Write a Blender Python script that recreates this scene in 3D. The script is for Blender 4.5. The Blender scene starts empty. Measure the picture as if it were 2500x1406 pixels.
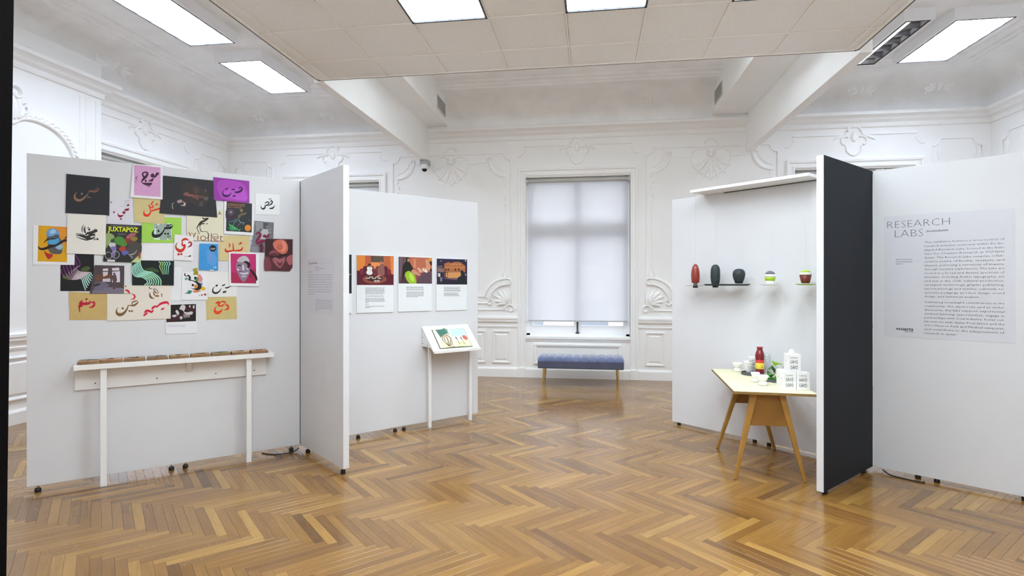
import bpy, math, random
from mathutils import Vector, Matrix

rnd = random.Random(11)
sc = bpy.context.scene
COL = sc.collection
PI = math.pi

# ------------------------------------------------------------------ camera
FPX = 1350.0                      # focal length in pixels of a 2500 px wide frame
YAW = math.atan(195 / FPX)
EYE = Vector((0, 0, 1.53))
cam_d = bpy.data.cameras.new('camera')
cam_d.sensor_width = 36
cam_d.lens = FPX * 36 / 2500
cam_d.shift_y = -9 / 2500
cam_d.clip_start = 0.02
cam = bpy.data.objects.new('camera', cam_d)
COL.objects.link(cam)
cam.location = EYE
cam.rotation_euler = (PI / 2, 0, YAW)
sc.camera = cam

# ------------------------------------------------------------------ world, exposure
SKY = 2.4
LAMP_WARM, LAMP_COOL, LAMP_BAY = 14.0, 18.5, 9.8
sc.view_settings.view_transform = 'Standard'
sc.view_settings.look = 'None'
sc.view_settings.gamma = 1
sc.view_settings.use_curve_mapping = False
sc.view_settings.exposure = 0.60
# a white room: let the light bounce long enough to reach the ceilings
sc.cycles.max_bounces = 10
sc.cycles.diffuse_bounces = 9
sc.cycles.glossy_bounces = 3
sc.cycles.transmission_bounces = 4
sc.cycles.transparent_max_bounces = 8
sc.cycles.caustics_reflective = False
sc.cycles.caustics_refractive = False
sc.cycles.adaptive_threshold = 0.1
sc.cycles.adaptive_min_samples = 16
w = bpy.data.worlds.new('overcast_sky')
sc.world = w
w.use_nodes = True
bg = w.node_tree.nodes['Background']
bg.inputs[0].default_value = (0.87, 0.91, 1.0, 1)
bg.inputs[1].default_value = SKY

# ------------------------------------------------------------------ measuring helpers (photo ray -> real plane)
RV = Vector((math.cos(YAW), math.sin(YAW), 0))
FV = Vector((-math.sin(YAW), math.cos(YAW), 0))

def ray(x, y):
    return RV * ((x - 1250) / FPX) + FV + Vector((0, 0, 1)) * ((694 - y) / FPX)

def at_height(x, y, h):
    d = ray(x, y)
    return EYE + d * ((h - EYE.z) / d.z)

def at_plane(x, y, p, n):
    d = ray(x, y)
    return EYE + d * ((Vector(p) - EYE).dot(n) / d.dot(n))

class Frame:
    """a vertical face: x along it, y into it, z up; its front looks along -y"""
    def __init__(s, p0, p1):
        s.o = Vector((p0[0], p0[1], 0))
        d = Vector((p1[0] - p0[0], p1[1] - p0[1], 0))
        s.L = d.length
        s.d = d.normalized()
        s.b = Vector((-s.d.y, s.d.x, 0))
        s.rz = math.atan2(s.d.y, s.d.x)
    def uv(s, x, y, off=0.0):
        P = at_plane(x, y, s.o - s.b * off, s.b)
        return ((P - s.o).dot(s.d), P.z)
    def pt(s, u, off, v):
        return s.o + s.d * u - s.b * off + Vector((0, 0, v))

# ------------------------------------------------------------------ materials
def lin(c):
    if isinstance(c, str):
        c = [int(c[i:i + 2], 16) / 255 for i in (1, 3, 5)]
        c = [((x + 0.055) / 1.055) ** 2.4 if x > 0.04045 else x / 12.92 for x in c]
    return (c[0], c[1], c[2], 1)

MATS = {}
def mat(name, color, rough=0.55, metal=0.0, spec=0.4, noise=0.0, nscale=8.0, bump=0.0, bscale=60.0, coat=0.0, sheen=0.0):
    if name in MATS:
        return MATS[name]
    m = bpy.data.materials.new(name)
    m.use_nodes = True
    nt = m.node_tree
    b = nt.nodes['Principled BSDF']
    c = lin(color)
    b.inputs['Base Color'].default_value = c
    b.inputs['Roughness'].default_value = rough
    b.inputs['Metallic'].default_value = metal
    b.inputs['Specular IOR Level'].default_value = spec
    if coat:
        b.inputs['Coat Weight'].default_value = coat
        b.inputs['Coat Roughness'].default_value = 0.12
    if sheen:
        b.inputs['Sheen Weight'].default_value = sheen
        b.inputs['Sheen Roughness'].default_value = 0.4
    if noise or bump:
        tc = nt.nodes.new('ShaderNodeTexCoord')
    if noise:
        n = nt.nodes.new('ShaderNodeTexNoise')
        n.inputs['Scale'].default_value = nscale
        n.inputs['Detail'].default_value = 5
        nt.links.new(tc.outputs['Object'], n.inputs['Vector'])
        mp = nt.nodes.new('ShaderNodeMapRange')
        mp.inputs['From Min'].default_value = 0.25
        mp.inputs['From Max'].default_value = 0.75
        mp.inputs['To Min'].default_value = 1 - noise
        mp.inputs['To Max'].default_value = 1 + noise
        nt.links.new(n.outputs['Fac'], mp.inputs['Value'])
        mx = nt.nodes.new('ShaderNodeVectorMath')
        mx.operation = 'SCALE'
        mx.inputs[0].default_value = c[:3]
        nt.links.new(mp.outputs['Result'], mx.inputs['Scale'])
        nt.links.new(mx.outputs[0], b.inputs['Base Color'])
    if bump:
        n2 = nt.nodes.new('ShaderNodeTexNoise')
        n2.inputs['Scale'].default_value = bscale
        n2.inputs['Detail'].default_value = 4
        nt.links.new(tc.outputs['Object'], n2.inputs['Vector'])
        bp = nt.nodes.new('ShaderNodeBump')
        bp.inputs['Strength'].default_value = bump
        bp.inputs['Distance'].default_value = 0.004
        nt.links.new(n2.outputs['Fac'], bp.inputs['Height'])
        nt.links.new(bp.outputs[0], b.inputs['Normal'])
    MATS[name] = m
    return m

def ink(c):
    return mat('print_' + c[1:], c, rough=0.5, spec=0.3, noise=0.015 if min(c[1::2]) >= 'c' else 0.05, nscale=30)

def emission(name, color, strength):
    if name in MATS:
        return MATS[name]
    m = bpy.data.materials.new(name)
    m.use_nodes = True
    nt = m.node_tree
    nt.nodes.remove(nt.nodes['Principled BSDF'])
    e = nt.nodes.new('ShaderNodeEmission')
    e.inputs[0].default_value = (*color, 1)
    e.inputs[1].default_value = strength
    nt.links.new(e.outputs[0], nt.nodes['Material Output'].inputs[0])
    MATS[name] = m
    return m

PLASTER = mat('plaster_paint', (0.905, 0.905, 0.895), rough=0.6, spec=0.3, noise=0.02, nscale=1.5, bump=0.08, bscale=25)
COVE = mat('aged_cove_plaster', (0.89, 0.90, 0.90), rough=0.7, spec=0.2, noise=0.06, nscale=3, bump=0.35, bscale=9)
PANEL = mat('panel_paint', (0.69, 0.70, 0.73), rough=0.5, spec=0.35, noise=0.012, nscale=2)
PANELEDGE = mat('panel_edge_paint', (0.87,0.87,0.88), rough=0.5)
WOODWHITE = mat('shelf_white_paint', (0.83, 0.83, 0.83), rough=0.45)
CHAR = mat('charcoal_panel_paint', (0.019, 0.022, 0.027), rough=0.7, spec=0.15, noise=0.08, nscale=3)
BLACK = mat('black_rubber', (0.012, 0.012, 0.013), rough=0.5)
METAL = mat('dull_metal', (0.45, 0.45, 0.46), rough=0.4, metal=1)
PAPER = mat('white_paper', (0.86, 0.86, 0.87), rough=0.6, spec=0.25)
TILE = mat('mineral_fibre_tile', (0.86, 0.88, 0.89), rough=0.9, spec=0.1, noise=0.05, nscale=60, bump=0.5, bscale=140)
GRIDM = mat('grid_bar_white', (0.88, 0.875, 0.85), rough=0.5)

# ------------------------------------------------------------------ mesh builder
class MB:
    def __init__(s):
        s.v, s.f, s.m, s.s = [], [], [], []
    def add(s, verts, faces, m=0, smooth=False):
        n = len(s.v)
        s.v += [tuple(p) for p in verts]
        for q in faces:
            s.f.append(tuple(i + n for i in q))
            s.m.append(m)
            s.s.append(smooth)
    def box(s, x0, x1, y0, y1, z0, z1, m=0):
        s.add([(x, y, z) for z in (z0, z1) for y in (y0, y1) for x in (x0, x1)],
              [(0, 2, 3, 1), (4, 5, 7, 6), (0, 1, 5, 4), (2, 6, 7, 3), (0, 4, 6, 2), (1, 3, 7, 5)], m)
    def bar(s, a, b, wa, wb=None, da=None, db=None, m=0, up=(0, 1, 0)):
        """tapered square bar from a to b"""
        a, b = Vector(a), Vector(b)
        wb = wa if wb is None else wb
        da = wa if da is None else da
        db = wb if db is None else db
        d = (b - a).normalized()
        x = d.cross(Vector(up))
        if x.length < 1e-4:
            x = d.cross(Vector((1, 0, 0)))
        x.normalize()
        y = x.cross(d)
        v = []
        for p, ww, dd in ((a, wa, da), (b, wb, db)):
            for sx, sy in ((-1, -1), (1, -1), (1, 1), (-1, 1)):
                v.append(p + x * sx * ww / 2 + y * sy * dd / 2)
        s.add(v, [(3, 2, 1, 0), (4, 5, 6, 7), (0, 1, 5, 4), (1, 2, 6, 5), (2, 3, 7, 6), (3, 0, 4, 7)], m)
    def tube(s, pts, r, n=8, m=0, cap=True):
        pts = [Vector(p) for p in pts]
        rs = r if isinstance(r, (list, tuple)) else [r] * len(pts)
        rings = []
        for i, p in enumerate(pts):
            t = (pts[min(i + 1, len(pts) - 1)] - pts[max(i - 1, 0)]).normalized()
            a = Vector((0, 0, 1)) if abs(t.z) < 0.9 else Vector((1, 0, 0))
            x = t.cross(a).normalized()
            y = t.cross(x)
            rings.append([p + (x * math.cos(2 * PI * k / n) + y * math.sin(2 * PI * k / n)) * rs[i] for k in range(n)])
        v = [q for ring in rings for q in ring]
        f = []
        for i in range(len(pts) - 1):
            for k in range(n):
                k2 = (k + 1) % n
                f.append((i * n + k, i * n + k2, (i + 1) * n + k2, (i + 1) * n + k))
        s.add(v, f, m, True)
        if cap:
            s.add(rings[0], [tuple(range(n))], m)
            s.add(rings[-1], [tuple(range(n - 1, -1, -1))], m)
    def lathe(s, prof, n=24, c=(0, 0, 0), m=0, ms=None, smooth=True, sx=1, sy=1):
        v = [(c[0] + r * sx * math.cos(2 * PI * k / n), c[1] + r * sy * math.sin(2 * PI * k / n), c[2] + z) for r, z in prof for k in range(n)]
        base = len(s.v)
        s.v += v
        for i in range(len(prof) - 1):
            mm = ms[i] if ms else m
            for k in range(n):
                k2 = (k + 1) % n
                s.f.append((base + i * n + k, base + i * n + k2, base + (i + 1) * n + k2, base + (i + 1) * n + k))
                s.m.append(mm)
                s.s.append(smooth)
        for i, rev in ((0, True), (len(prof) - 1, False)):
            if prof[i][0] > 1e-5:
                q = [base + i * n + k for k in range(n)]
                s.f.append(tuple(reversed(q)) if rev else tuple(q))
                s.m.append((ms[min(i, len(ms) - 1)] if ms else m))
                s.s.append(False)
    def prism(s, poly, z0, z1, m=0, mside=None):
        n = len(poly)
        s.add([(x, y, z0) for x, y in poly] + [(x, y, z1) for x, y in poly],
              [tuple(range(n - 1, -1, -1)), tuple(range(n, 2 * n))], m)
        s.add([(x, y, z0) for x, y in poly] + [(x, y, z1) for x, y in poly],
              [(i, (i + 1) % n, n + (i + 1) % n, n + i) for i in range(n)], m if mside is None else mside)
    def rings(s, ring_list, closed=False, m=0, smooth=False, fill_last=False):
        n = len(ring_list[0])
        v = [p for r in ring_list for p in r]
        f = []
        for i in range(len(ring_list) - 1):
            for k in range(n if closed else n - 1):
                k2 = (k + 1) % n
                f.append((i * n + k, i * n + k2, (i + 1) * n + k2, (i + 1) * n + k))
        if fill_last:
            f.append(tuple((len(ring_list) - 1) * n + k for k in range(n)))
        s.add(v, f, m, smooth)
    def relief(s, pts, wd, ht, y0=0.0, closed=False, m=0):
        """raised rounded moulding along a path on a wall (x, z); relief towards -y"""
        n = len(pts)
        W = wd if isinstance(wd, (list, tuple)) else [wd] * n
        H = ht if isinstance(ht, (list, tuple)) else [ht] * n
        prof = ((-0.5, 0), (-0.42, 0.55), (-0.2, 0.95), (0.1, 1.0), (0.34, 0.7), (0.5, 0))
        rl = []
        for i in range(n):
            a = pts[(i - 1) % n] if (closed or i > 0) else pts[i]
            b = pts[(i + 1) % n] if (closed or i < n - 1) else pts[i]
            tx, tz = b[0] - a[0], b[1] - a[1]
            l = math.hypot(tx, tz) or 1
            nx, nz = -tz / l, tx / l
            rl.append([(pts[i][0] + nx * o * W[i], y0 - h * H[i], pts[i][1] + nz * o * W[i]) for o, h in prof])
        if closed:
            rl.append(rl[0])
        s.rings(rl, m=m, smooth=True)
    def leaf(s, x, z, ang, ln, wd, ht, bend=0.0, y0=0.0, m=0):
        n = 7
        pts, W = [], []
        for i in range(n):
            t = i / (n - 1)
            a = ang + bend * t
            pts.append((x + math.cos(a) * ln * t, z + math.sin(a) * ln * t))
            W.append(max(0.06, math.sin(PI * min(1, t * 0.9 + 0.1)) ** 0.8) * wd)
        s.relief(pts, W, [ht * (0.4 + 0.6 * math.sin(PI * (0.15 + 0.8 * i / (n - 1)))) for i in range(n)], y0, m=m)
    def build(s, name, mats, parent=None, loc=None, rz=0.0, bevel=0.0, seg=2, rot=None):
        me = bpy.data.meshes.new(name)
        me.from_pydata(s.v, [], s.f)
        if not isinstance(mats, (list, tuple)):
            mats = [mats]
        for q in mats:
            me.materials.append(q)
        me.polygons.foreach_set('material_index', s.m)
        me.polygons.foreach_set('use_smooth', s.s)
        me.update()
        o = bpy.data.objects.new(name, me)
        COL.objects.link(o)
        if loc is not None:
            o.location = loc
        o.rotation_euler = rot if rot else (0, 0, rz)
        if parent is not None:
            o.parent = parent
        if bevel:
            b = o.modifiers.new('bevel', 'BEVEL')
            b.width = bevel
            b.segments = seg
            b.limit_method = 'ANGLE'
        return o

def empty(name, loc=(0, 0, 0), rz=0.0):
    o = bpy.data.objects.new(name, None)
    COL.objects.link(o)
    o.location = loc
    o.rotation_euler = (0, 0, rz)
    o.empty_display_size = 0.1
    return o

def tag(o, label=None, cat=None, group=None, kind=None):
    if label: o['label'] = label
    if cat: o['category'] = cat
    if group: o['group'] = group
    if kind: o['kind'] = kind
    return o

def copy_tree(o, parent=None):
    c = o.copy()
    COL.objects.link(c)
    if parent is not None:
        c.parent = parent
    for ch in o.children:
        copy_tree(ch, c)
    return c

def arc(cx, cz, r, a0, a1, n=12, r1=None):
    r1 = r if r1 is None else r1
    return [(cx + (r + (r1 - r) * i / n) * math.cos(math.radians(a0 + (a1 - a0) * i / n)),
             cz + (r + (r1 - r) * i / n) * math.sin(math.radians(a0 + (a1 - a0) * i / n))) for i in range(n + 1)]

def frame_rings(x0, x1, z0, z1, prof, y0=0.0, open_bottom=False):
    """rectangular rings: prof = (distance outwards, relief)"""
    out = []
    for d, p in prof:
        zb = z0 if open_bottom else z0 - d
        out.append([(x0 - d, y0 - p, zb), (x0 - d, y0 - p, z1 + d), (x1 + d, y0 - p, z1 + d), (x1 + d, y0 - p, zb)])
    return out

def raised_panel(x0, x1, z0, z1, parent, k=1.0):
    mb = MB()
    prof = [(0, 0), (0, 0.016), (-0.012, 0.022), (-0.026, 0.018), (-0.034, 0.006), (-0.055, 0.004), (-0.075, 0.015)]
    mb.rings(frame_rings(x0, x1, z0, z1, [(d * k, p * k) for d, p in prof]), closed=True, fill_last=True)
    return mb.build('wainscot_panel', PLASTER, parent)

# ------------------------------------------------------------------ text
TXT = {}
def text_shape(body, res=2, thin=0.0):
    """flat outline of a line of lettering: (vertices, faces, width) at size 1"""
    key = (body, res, thin)
    if key in TXT:
        return TXT[key]
    cu = bpy.data.curves.new('lettering', 'FONT')
    cu.body = body
    cu.resolution_u = res
    cu.offset = thin
    o = bpy.data.objects.new('lettering', cu)
    COL.objects.link(o)
    bpy.context.view_layer.update()
    dg = bpy.context.evaluated_depsgraph_get()
    me = bpy.data.meshes.new_from_object(o.evaluated_get(dg))
    vs = [(v.co.x, v.co.y) for v in me.vertices]
    fs = [tuple(p.vertices) for p in me.polygons]
    bpy.data.objects.remove(o)
    bpy.data.curves.remove(cu)
    bpy.data.meshes.remove(me)
    if vs:
        x0 = min(x for x, y in vs)
        vs = [(x - x0, y) for x, y in vs]
    TXT[key] = (vs, fs, max([x for x, y in vs] or [0]))
    return TXT[key]

def put_text(mb, body, u, v, width=None, size=0.02, xs=1.0, y=-0.001, res=2, thin=0.0, m=0, align='l', shear=0.0):
    vs, fs, wd = text_shape(body, res, thin)
    kx = (width / wd) if width else size * xs
    if align == 'r':
        u -= wd * kx
    mb.add([(u + a * kx + b * size * shear, y, v + b * size) for a, b in vs], fs, m)

# ================================================================== THE ROOM
XL, XR, YB, YF, HC = -6.42, 5.80, 9.05, 0.50, 4.62
DROP = 3.615                                         # underside of the dropped ceiling
DX0, DX1, DY1 = -2.77, 2.34, 5.32

# panel lines on plan (front faces), needed early for what the floor shows
A = Frame((-4.075, 3.481), (-2.667, 4.778))          # long panel with the posters
B = Frame((-2.667, 4.778), (-1.967, 4.182))          # fin folding out of it
C_ = Frame((-2.667, 4.80), (-1.340, 6.195))          # panel with the three picture boards
D = Frame((0.871, 6.252), (2.294, 4.939))            # panel behind the table
E = Frame((1.651, 4.258), (2.294, 4.939))            # charcoal fin
F = Frame((2.294, 4.939), (3.742, 3.817))            # panel with the wall text

# ------------------------------------------------------------------ floor: oak herringbone
def oak_floor():
    m = bpy.data.materials.new('oak_herringbone')
    m.use_nodes = True
    nt = m.node_tree
    N, Lk = nt.nodes, nt.links
    b = N['Principled BSDF']
    ao = N.new('ShaderNodeAttribute'); ao.attribute_type = 'OBJECT'; ao.attribute_name = 'tone'
    ag = N.new('ShaderNodeAttribute'); ag.attribute_type = 'GEOMETRY'; ag.attribute_name = 'tone'
    t = N.new('ShaderNodeMath'); t.operation = 'ADD'
    Lk.new(ao.outputs['Fac'], t.inputs[0]); Lk.new(ag.outputs['Fac'], t.inputs[1])
    uv = N.new('ShaderNodeUVMap'); uv.uv_map = 'UVMap'
    sep = N.new('ShaderNodeSeparateXYZ'); Lk.new(uv.outputs[0], sep.inputs[0])
    off = N.new('ShaderNodeMath'); off.operation = 'MULTIPLY'; off.inputs[1].default_value = 731.0
    Lk.new(t.outputs[0], off.inputs[0])
    def noise(su, sv, detail, dist=0.0):
        cx = N.new('ShaderNodeMath'); cx.operation = 'MULTIPLY'; cx.inputs[1].default_value = su; Lk.new(sep.outputs[0], cx.inputs[0])
        cy = N.new('ShaderNodeMath'); cy.operation = 'MULTIPLY'; cy.inputs[1].default_value = sv; Lk.new(sep.outputs[1], cy.inputs[0])
        co = N.new('ShaderNodeCombineXYZ'); Lk.new(cx.outputs[0], co.inputs[0]); Lk.new(cy.outputs[0], co.inputs[1]); Lk.new(off.outputs[0], co.inputs[2])
        n = N.new('ShaderNodeTexNoise'); n.inputs['Scale'].default_value = 1; n.inputs['Detail'].default_value = detail
        n.inputs['Distortion'].default_value = dist
        Lk.new(co.outputs[0], n.inputs['Vector'])
        return n.outputs['Fac']
    grain = noise(5, 170, 4, 0.4)
    wide = noise(2.5, 26, 3, 1.2)
    fleck = noise(90, 24, 2, 2.5)
    ramp = N.new('ShaderNodeValToRGB')
    el = ramp.color_ramp.elements
    el[0].position, el[0].color = 0.0, (0.108, 0.049, 0.013, 1)
    el[1].position, el[1].color = 1.0, (0.419, 0.239, 0.065, 1)
    for p, c in ((0.22, (0.177, 0.082, 0.020, 1)), (0.5, (0.245, 0.119, 0.028, 1)), (0.78, (0.307, 0.159, 0.037, 1))):
        e = el.new(p); e.color = c
    Lk.new(t.outputs[0], ramp.inputs[0])
    def rng(v, a, bb, lo=0.3, hi=0.7):
        r = N.new('ShaderNodeMapRange'); r.inputs['From Min'].default_value = lo; r.inputs['From Max'].default_value = hi
        r.inputs['To Min'].default_value = a; r.inputs['To Max'].default_value = bb
        Lk.new(v, r.inputs['Value']); return r.outputs['Result']
    g1, g2 = rng(grain, 0.90, 1.08), rng(wide, 0.90, 1.08)
    mul = N.new('ShaderNodeMath'); mul.operation = 'MULTIPLY'; Lk.new(g1, mul.inputs[0]); Lk.new(g2, mul.inputs[1])
    sc1 = N.new('ShaderNodeVectorMath'); sc1.operation = 'SCALE'; Lk.new(ramp.outputs[0], sc1.inputs[0]); Lk.new(mul.outputs[0], sc1.inputs['Scale'])
    # medullary flecks, only on some of the boards
    pick = N.new('ShaderNodeMath'); pick.operation = 'FRACT'
    pm = N.new('ShaderNodeMath'); pm.operation = 'MULTIPLY'; pm.inputs[1].default_value = 37.7; Lk.new(t.outputs[0], pm.inputs[0]); Lk.new(pm.outputs[0], pick.inputs[0])
    on = rng(pick.outputs[0], 0, 1, 0.72, 0.80)
    fk = rng(fleck, 0, 0.34, 0.60, 0.70)
    fm = N.new('ShaderNodeMath'); fm.operation = 'MULTIPLY'; Lk.new(on, fm.inputs[0]); Lk.new(fk, fm.inputs[1])
    mix = N.new('ShaderNodeMix'); mix.data_type = 'RGBA'
    Lk.new(fm.outputs[0], mix.inputs['Factor']); Lk.new(sc1.outputs[0], mix.inputs[6]); mix.inputs[7].default_value = (0.46, 0.32, 0.14, 1)
    Lk.new(mix.outputs[2], b.inputs['Base Color'])
    Lk.new(rng(wide, 0.17, 0.27), b.inputs['Roughness'])
    b.inputs['Specular IOR Level'].default_value = 0.5
    b.inputs['Coat Weight'].default_value = 0.3
    b.inputs['Coat Roughness'].default_value = 0.10
    bp = N.new('ShaderNodeBump'); bp.inputs['Strength'].default_value = 0.12; bp.inputs['Distance'].default_value = 0.002
    Lk.new(grain, bp.inputs['Height']); Lk.new(bp.outputs[0], b.inputs['Normal'])
    return m
OAK = oak_floor()
PL, PW, PT = 0.505, 0.505 / 9, 0.014
BOARD_F = [(0, 1, 5, 4), (1, 2, 6, 5), (2, 3, 7, 6), (3, 0, 4, 7), (4, 5, 9, 8), (5, 6, 10, 9), (6, 7, 11, 10), (7, 4, 8, 11), (8, 9, 10, 11)]
def board_verts():
    a, bb, g, c = PL / 2, PW / 2, 0.0004, 0.0008
    out = []
    for (ex, ey, z) in ((a - g, bb - g, -PT), (a - g, bb - g, -0.0006), (a - g - c, bb - g - c, 0.0)):
        out += [(-ex, -ey, z), (ex, -ey, z), (ex, ey, z), (-ex, ey, z)]
    return out
BV = board_verts()
def seg_hit(p, q, a, b):
    def cr(o, u, v): return (u[0] - o[0]) * (v[1] - o[1]) - (u[1] - o[1]) * (v[0] - o[0])
    return cr(p, q, a) * cr(p, q, b) < 0 and cr(a, b, p) * cr(a, b, q) < 0
fl = MB()
fl.box(XL, XR, YF - 3, YB, -0.08, -PT)
floor = tag(fl.build('floor', mat('subfloor', (0.03, 0.018, 0.008), rough=0.8)), 'honey brown oak herringbone parquet floor, polished', None, kind='structure')
boards = []
r2 = math.sqrt(2)
for row in range(-14, 14):
    for k in range(-140, 140):
        for kind in (0, 1):
            # lattice of the herringbone before turning it by -45 degrees
            lx, ly = (PL / 2, PW / 2) if kind == 0 else (PW / 2, PW + PL / 2)
            lx, ly = lx + k * PW + row * PL, ly + k * PW - row * PL
            x, y = (lx + ly) / r2 + 0.013, (ly - lx) / r2 + 3.42
            if not (XL + 0.02 < x < XR - 0.02 and YF - 0.2 < y < YB - 0.02):
                continue
            ang = (-PI / 4 if kind == 0 else PI / 4)
            p = Vector((x, y, 0)) - EYE
            dz = p.dot(FV)
            vis = -1
            if dz > 1.5:
                px_, py_ = 1250 + FPX * p.dot(RV) / dz, 694 - FPX * p.z / dz
                if -25 < px_ < 2525 and py_ < 1440:
                    if not any(seg_hit((0, 0), (x, y), (f.o.x, f.o.y), (f.o.x + f.d.x * f.L, f.o.y + f.d.y * f.L)) for f in (A, B, C_, D, E, F)):
                        vis = 1 / dz
            boards.append((vis, x, y, ang))
boards.sort(key=lambda q: -q[0])
bm_ = bpy.data.meshes.new('plank')
bm_.from_pydata(BV, [], BOARD_F)
uvl = bm_.uv_layers.new(name='UVMap')
for lp in bm_.loops:
    c = BV[lp.vertex_index]
    uvl.data[lp.index].uv = (c[0], c[1])
bm_.materials.append(OAK)
def tone(ang=0.0):
    t = rnd.gauss(0.58 if ang > 0 else 0.46, 0.14)  # mean shifts with direction: the grain's sheen painted into the board colour
    if rnd.random() < 0.05: t = rnd.uniform(0.08, 0.25)
    if rnd.random() < 0.07: t = rnd.uniform(0.8, 0.95)
    return min(0.999, max(0.001, t))
for vis, x, y, ang in boards[:300]:
    o = bpy.data.objects.new('plank', bm_)
    COL.objects.link(o)
    o.parent = floor
    o.location = (x, y, 0)
    o.rotation_euler = (rnd.gauss(0, 0.0016), rnd.gauss(0, 0.0004), ang)
    o['tone'] = tone(ang)
vv, ff, uu, tt = [], [], [], []
for vis, x, y, ang in boards[300:]:
    n = len(vv)
    ca, sa = math.cos(ang), math.sin(ang)
    tl, tp = rnd.gauss(0, 0.0016), tone(ang)
    for (a, b, z) in BV:
        vv.append((x + a * ca - b * sa, y + a * sa + b * ca, z + (b * tl if z > -0.005 else 0)))
    for q in BOARD_F:
        ff.append(tuple(i + n for i in q))
        for i in q:
            uu += [BV[i][0], BV[i][1]]
            tt.append(tp)
me = bpy.data.meshes.new('plank_field')
me.from_pydata(vv, [], ff)
me.uv_layers.new(name='UVMap').data.foreach_set('uv', uu)
at = me.attributes.new('tone', 'FLOAT', 'CORNER')
at.data.foreach_set('value', tt)
me.materials.append(OAK)
pf = bpy.data.objects.new('plank_field', me)
COL.objects.link(pf)
pf.parent = floor
pf['kind'] = 'stuff'

# ------------------------------------------------------------------ walls
WIN = [(-4.448, 0.845), (-0.236, 0.845), (3.935, 0.845)]       # centre, half width of the openings in the back wall
WZ0, WZ1 = 0.678, 3.288

def wall_mesh(x0, x1, openings, top=HC + 0.1, th=0.40):
    mb = MB()
    x = x0
    for c, h in openings:
        mb.box(x, c - h, 0, th, 0, top)
        mb.box(c - h, c + h, 0, th, 0, WZ0 - 0.02)
        mb.box(c - h, c + h, 0, th, WZ1, top)
        x = c + h
    mb.box(x, x1, 0, th, 0, top)
    return mb
wall_back = tag(wall_mesh(XL - 0.4, XR + 0.4, WIN).build('wall_back', PLASTER, loc=(0, YB, 0)), 'white plaster wall with three tall windows and moulded panels', None, kind='structure')
LW = [(7.185, 0.76)]
wall_left = tag(wall_mesh(YF - 0.2, YB, LW).build('wall_left', PLASTER, loc=(XL, 0, 0), rz=PI / 2), 'white plaster wall with chimney breast and rococo relief', None, kind='structure')
wall_right = tag(wall_mesh(-YB, -YF + 0.2, []).build('wall_right', PLASTER, loc=(XR, 0, 0), rz=-PI / 2), 'white plaster wall beyond the text panel', None, kind='structure')
wf = MB()
wf.box(XL, -0.70, 0, 0.2, 0, HC)
wf.box(0.62, XR, 0, 0.2, 0, HC)
wf.box(-0.70, 0.62, 0, 0.2, 2.35, HC)
wall_front = tag(wf.build('wall_front', PLASTER, loc=(0, YF - 0.2, 0)), 'white wall with the doorway the view is taken from', None, kind='structure')
# the hall behind the doorway
hm = MB()
hm.box(-1.7, -1.6, -2.4, 0.3, 0, 2.9)
hm.box(1.6, 1.7, -2.4, 0.3, 0, 2.9)
hm.box(-1.7, 1.7, -2.5, -2.4, 0, 2.9)
hm.box(-1.7, 1.7, -2.5, 0.3, 2.9, 3.0)
tag(hm.build('wall_hall', mat('hall_paint', (0.5, 0.48, 0.45), rough=0.8)), 'plain hall behind the doorway', None, kind='structure')
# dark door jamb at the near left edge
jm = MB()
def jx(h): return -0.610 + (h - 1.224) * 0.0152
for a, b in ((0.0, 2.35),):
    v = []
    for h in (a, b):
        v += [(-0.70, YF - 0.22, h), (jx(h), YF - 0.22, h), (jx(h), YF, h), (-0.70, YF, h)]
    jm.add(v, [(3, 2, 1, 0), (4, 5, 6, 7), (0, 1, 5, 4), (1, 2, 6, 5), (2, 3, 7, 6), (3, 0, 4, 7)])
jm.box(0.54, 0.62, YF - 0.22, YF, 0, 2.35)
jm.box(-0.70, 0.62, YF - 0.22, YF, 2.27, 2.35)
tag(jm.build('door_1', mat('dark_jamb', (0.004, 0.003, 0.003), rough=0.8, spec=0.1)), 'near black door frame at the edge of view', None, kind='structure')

# ------------------------------------------------------------------ wainscot, rails, relief
def along(mb, prof, x0, x1, m=0):
    mb.rings([[(x0, -p, z) for p, z in prof], [(x1, -p, z) for p, z in prof]], m=m)
    mb.add([(x0, -p, z) for p, z in prof] + [(x0, 0, prof[-1][1])], [tuple(range(len(prof) + 1))], m)
    mb.add([(x1, -p, z) for p, z in prof] + [(x1, 0, prof[-1][1])], [tuple(range(len(prof), -1, -1))], m)
RAIL = [(0, 0.815), (0.012, 0.82), (0.016, 0.842), (0.008, 0.848), (0.008, 0.885), (0.02, 0.90), (0.034, 0.915), (0.036, 0.945), (0.044, 0.955), (0.044, 0.985), (0.03, 0.995), (0, 0.998)]
BASE = [(0.024, 0), (0.024, 0.128), (0.018, 0.142), (0.012, 0.15), (0.008, 0.158), (0, 0.16)]
def wainscot(wall, x0, x1, panels):
    mb = MB(); along(mb, RAIL, x0, x1); mb.build('chair_rail', PLASTER, wall)
    mb = MB(); along(mb, BASE, x0, x1); mb.build('skirting', PLASTER, wall)
    for a, b in panels:
        raised_panel(a, b, 0.225, 0.765, wall)

def mirror_pts(pts, xc, s):
    return [(xc + s * x, z) for x, z in pts]

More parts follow.
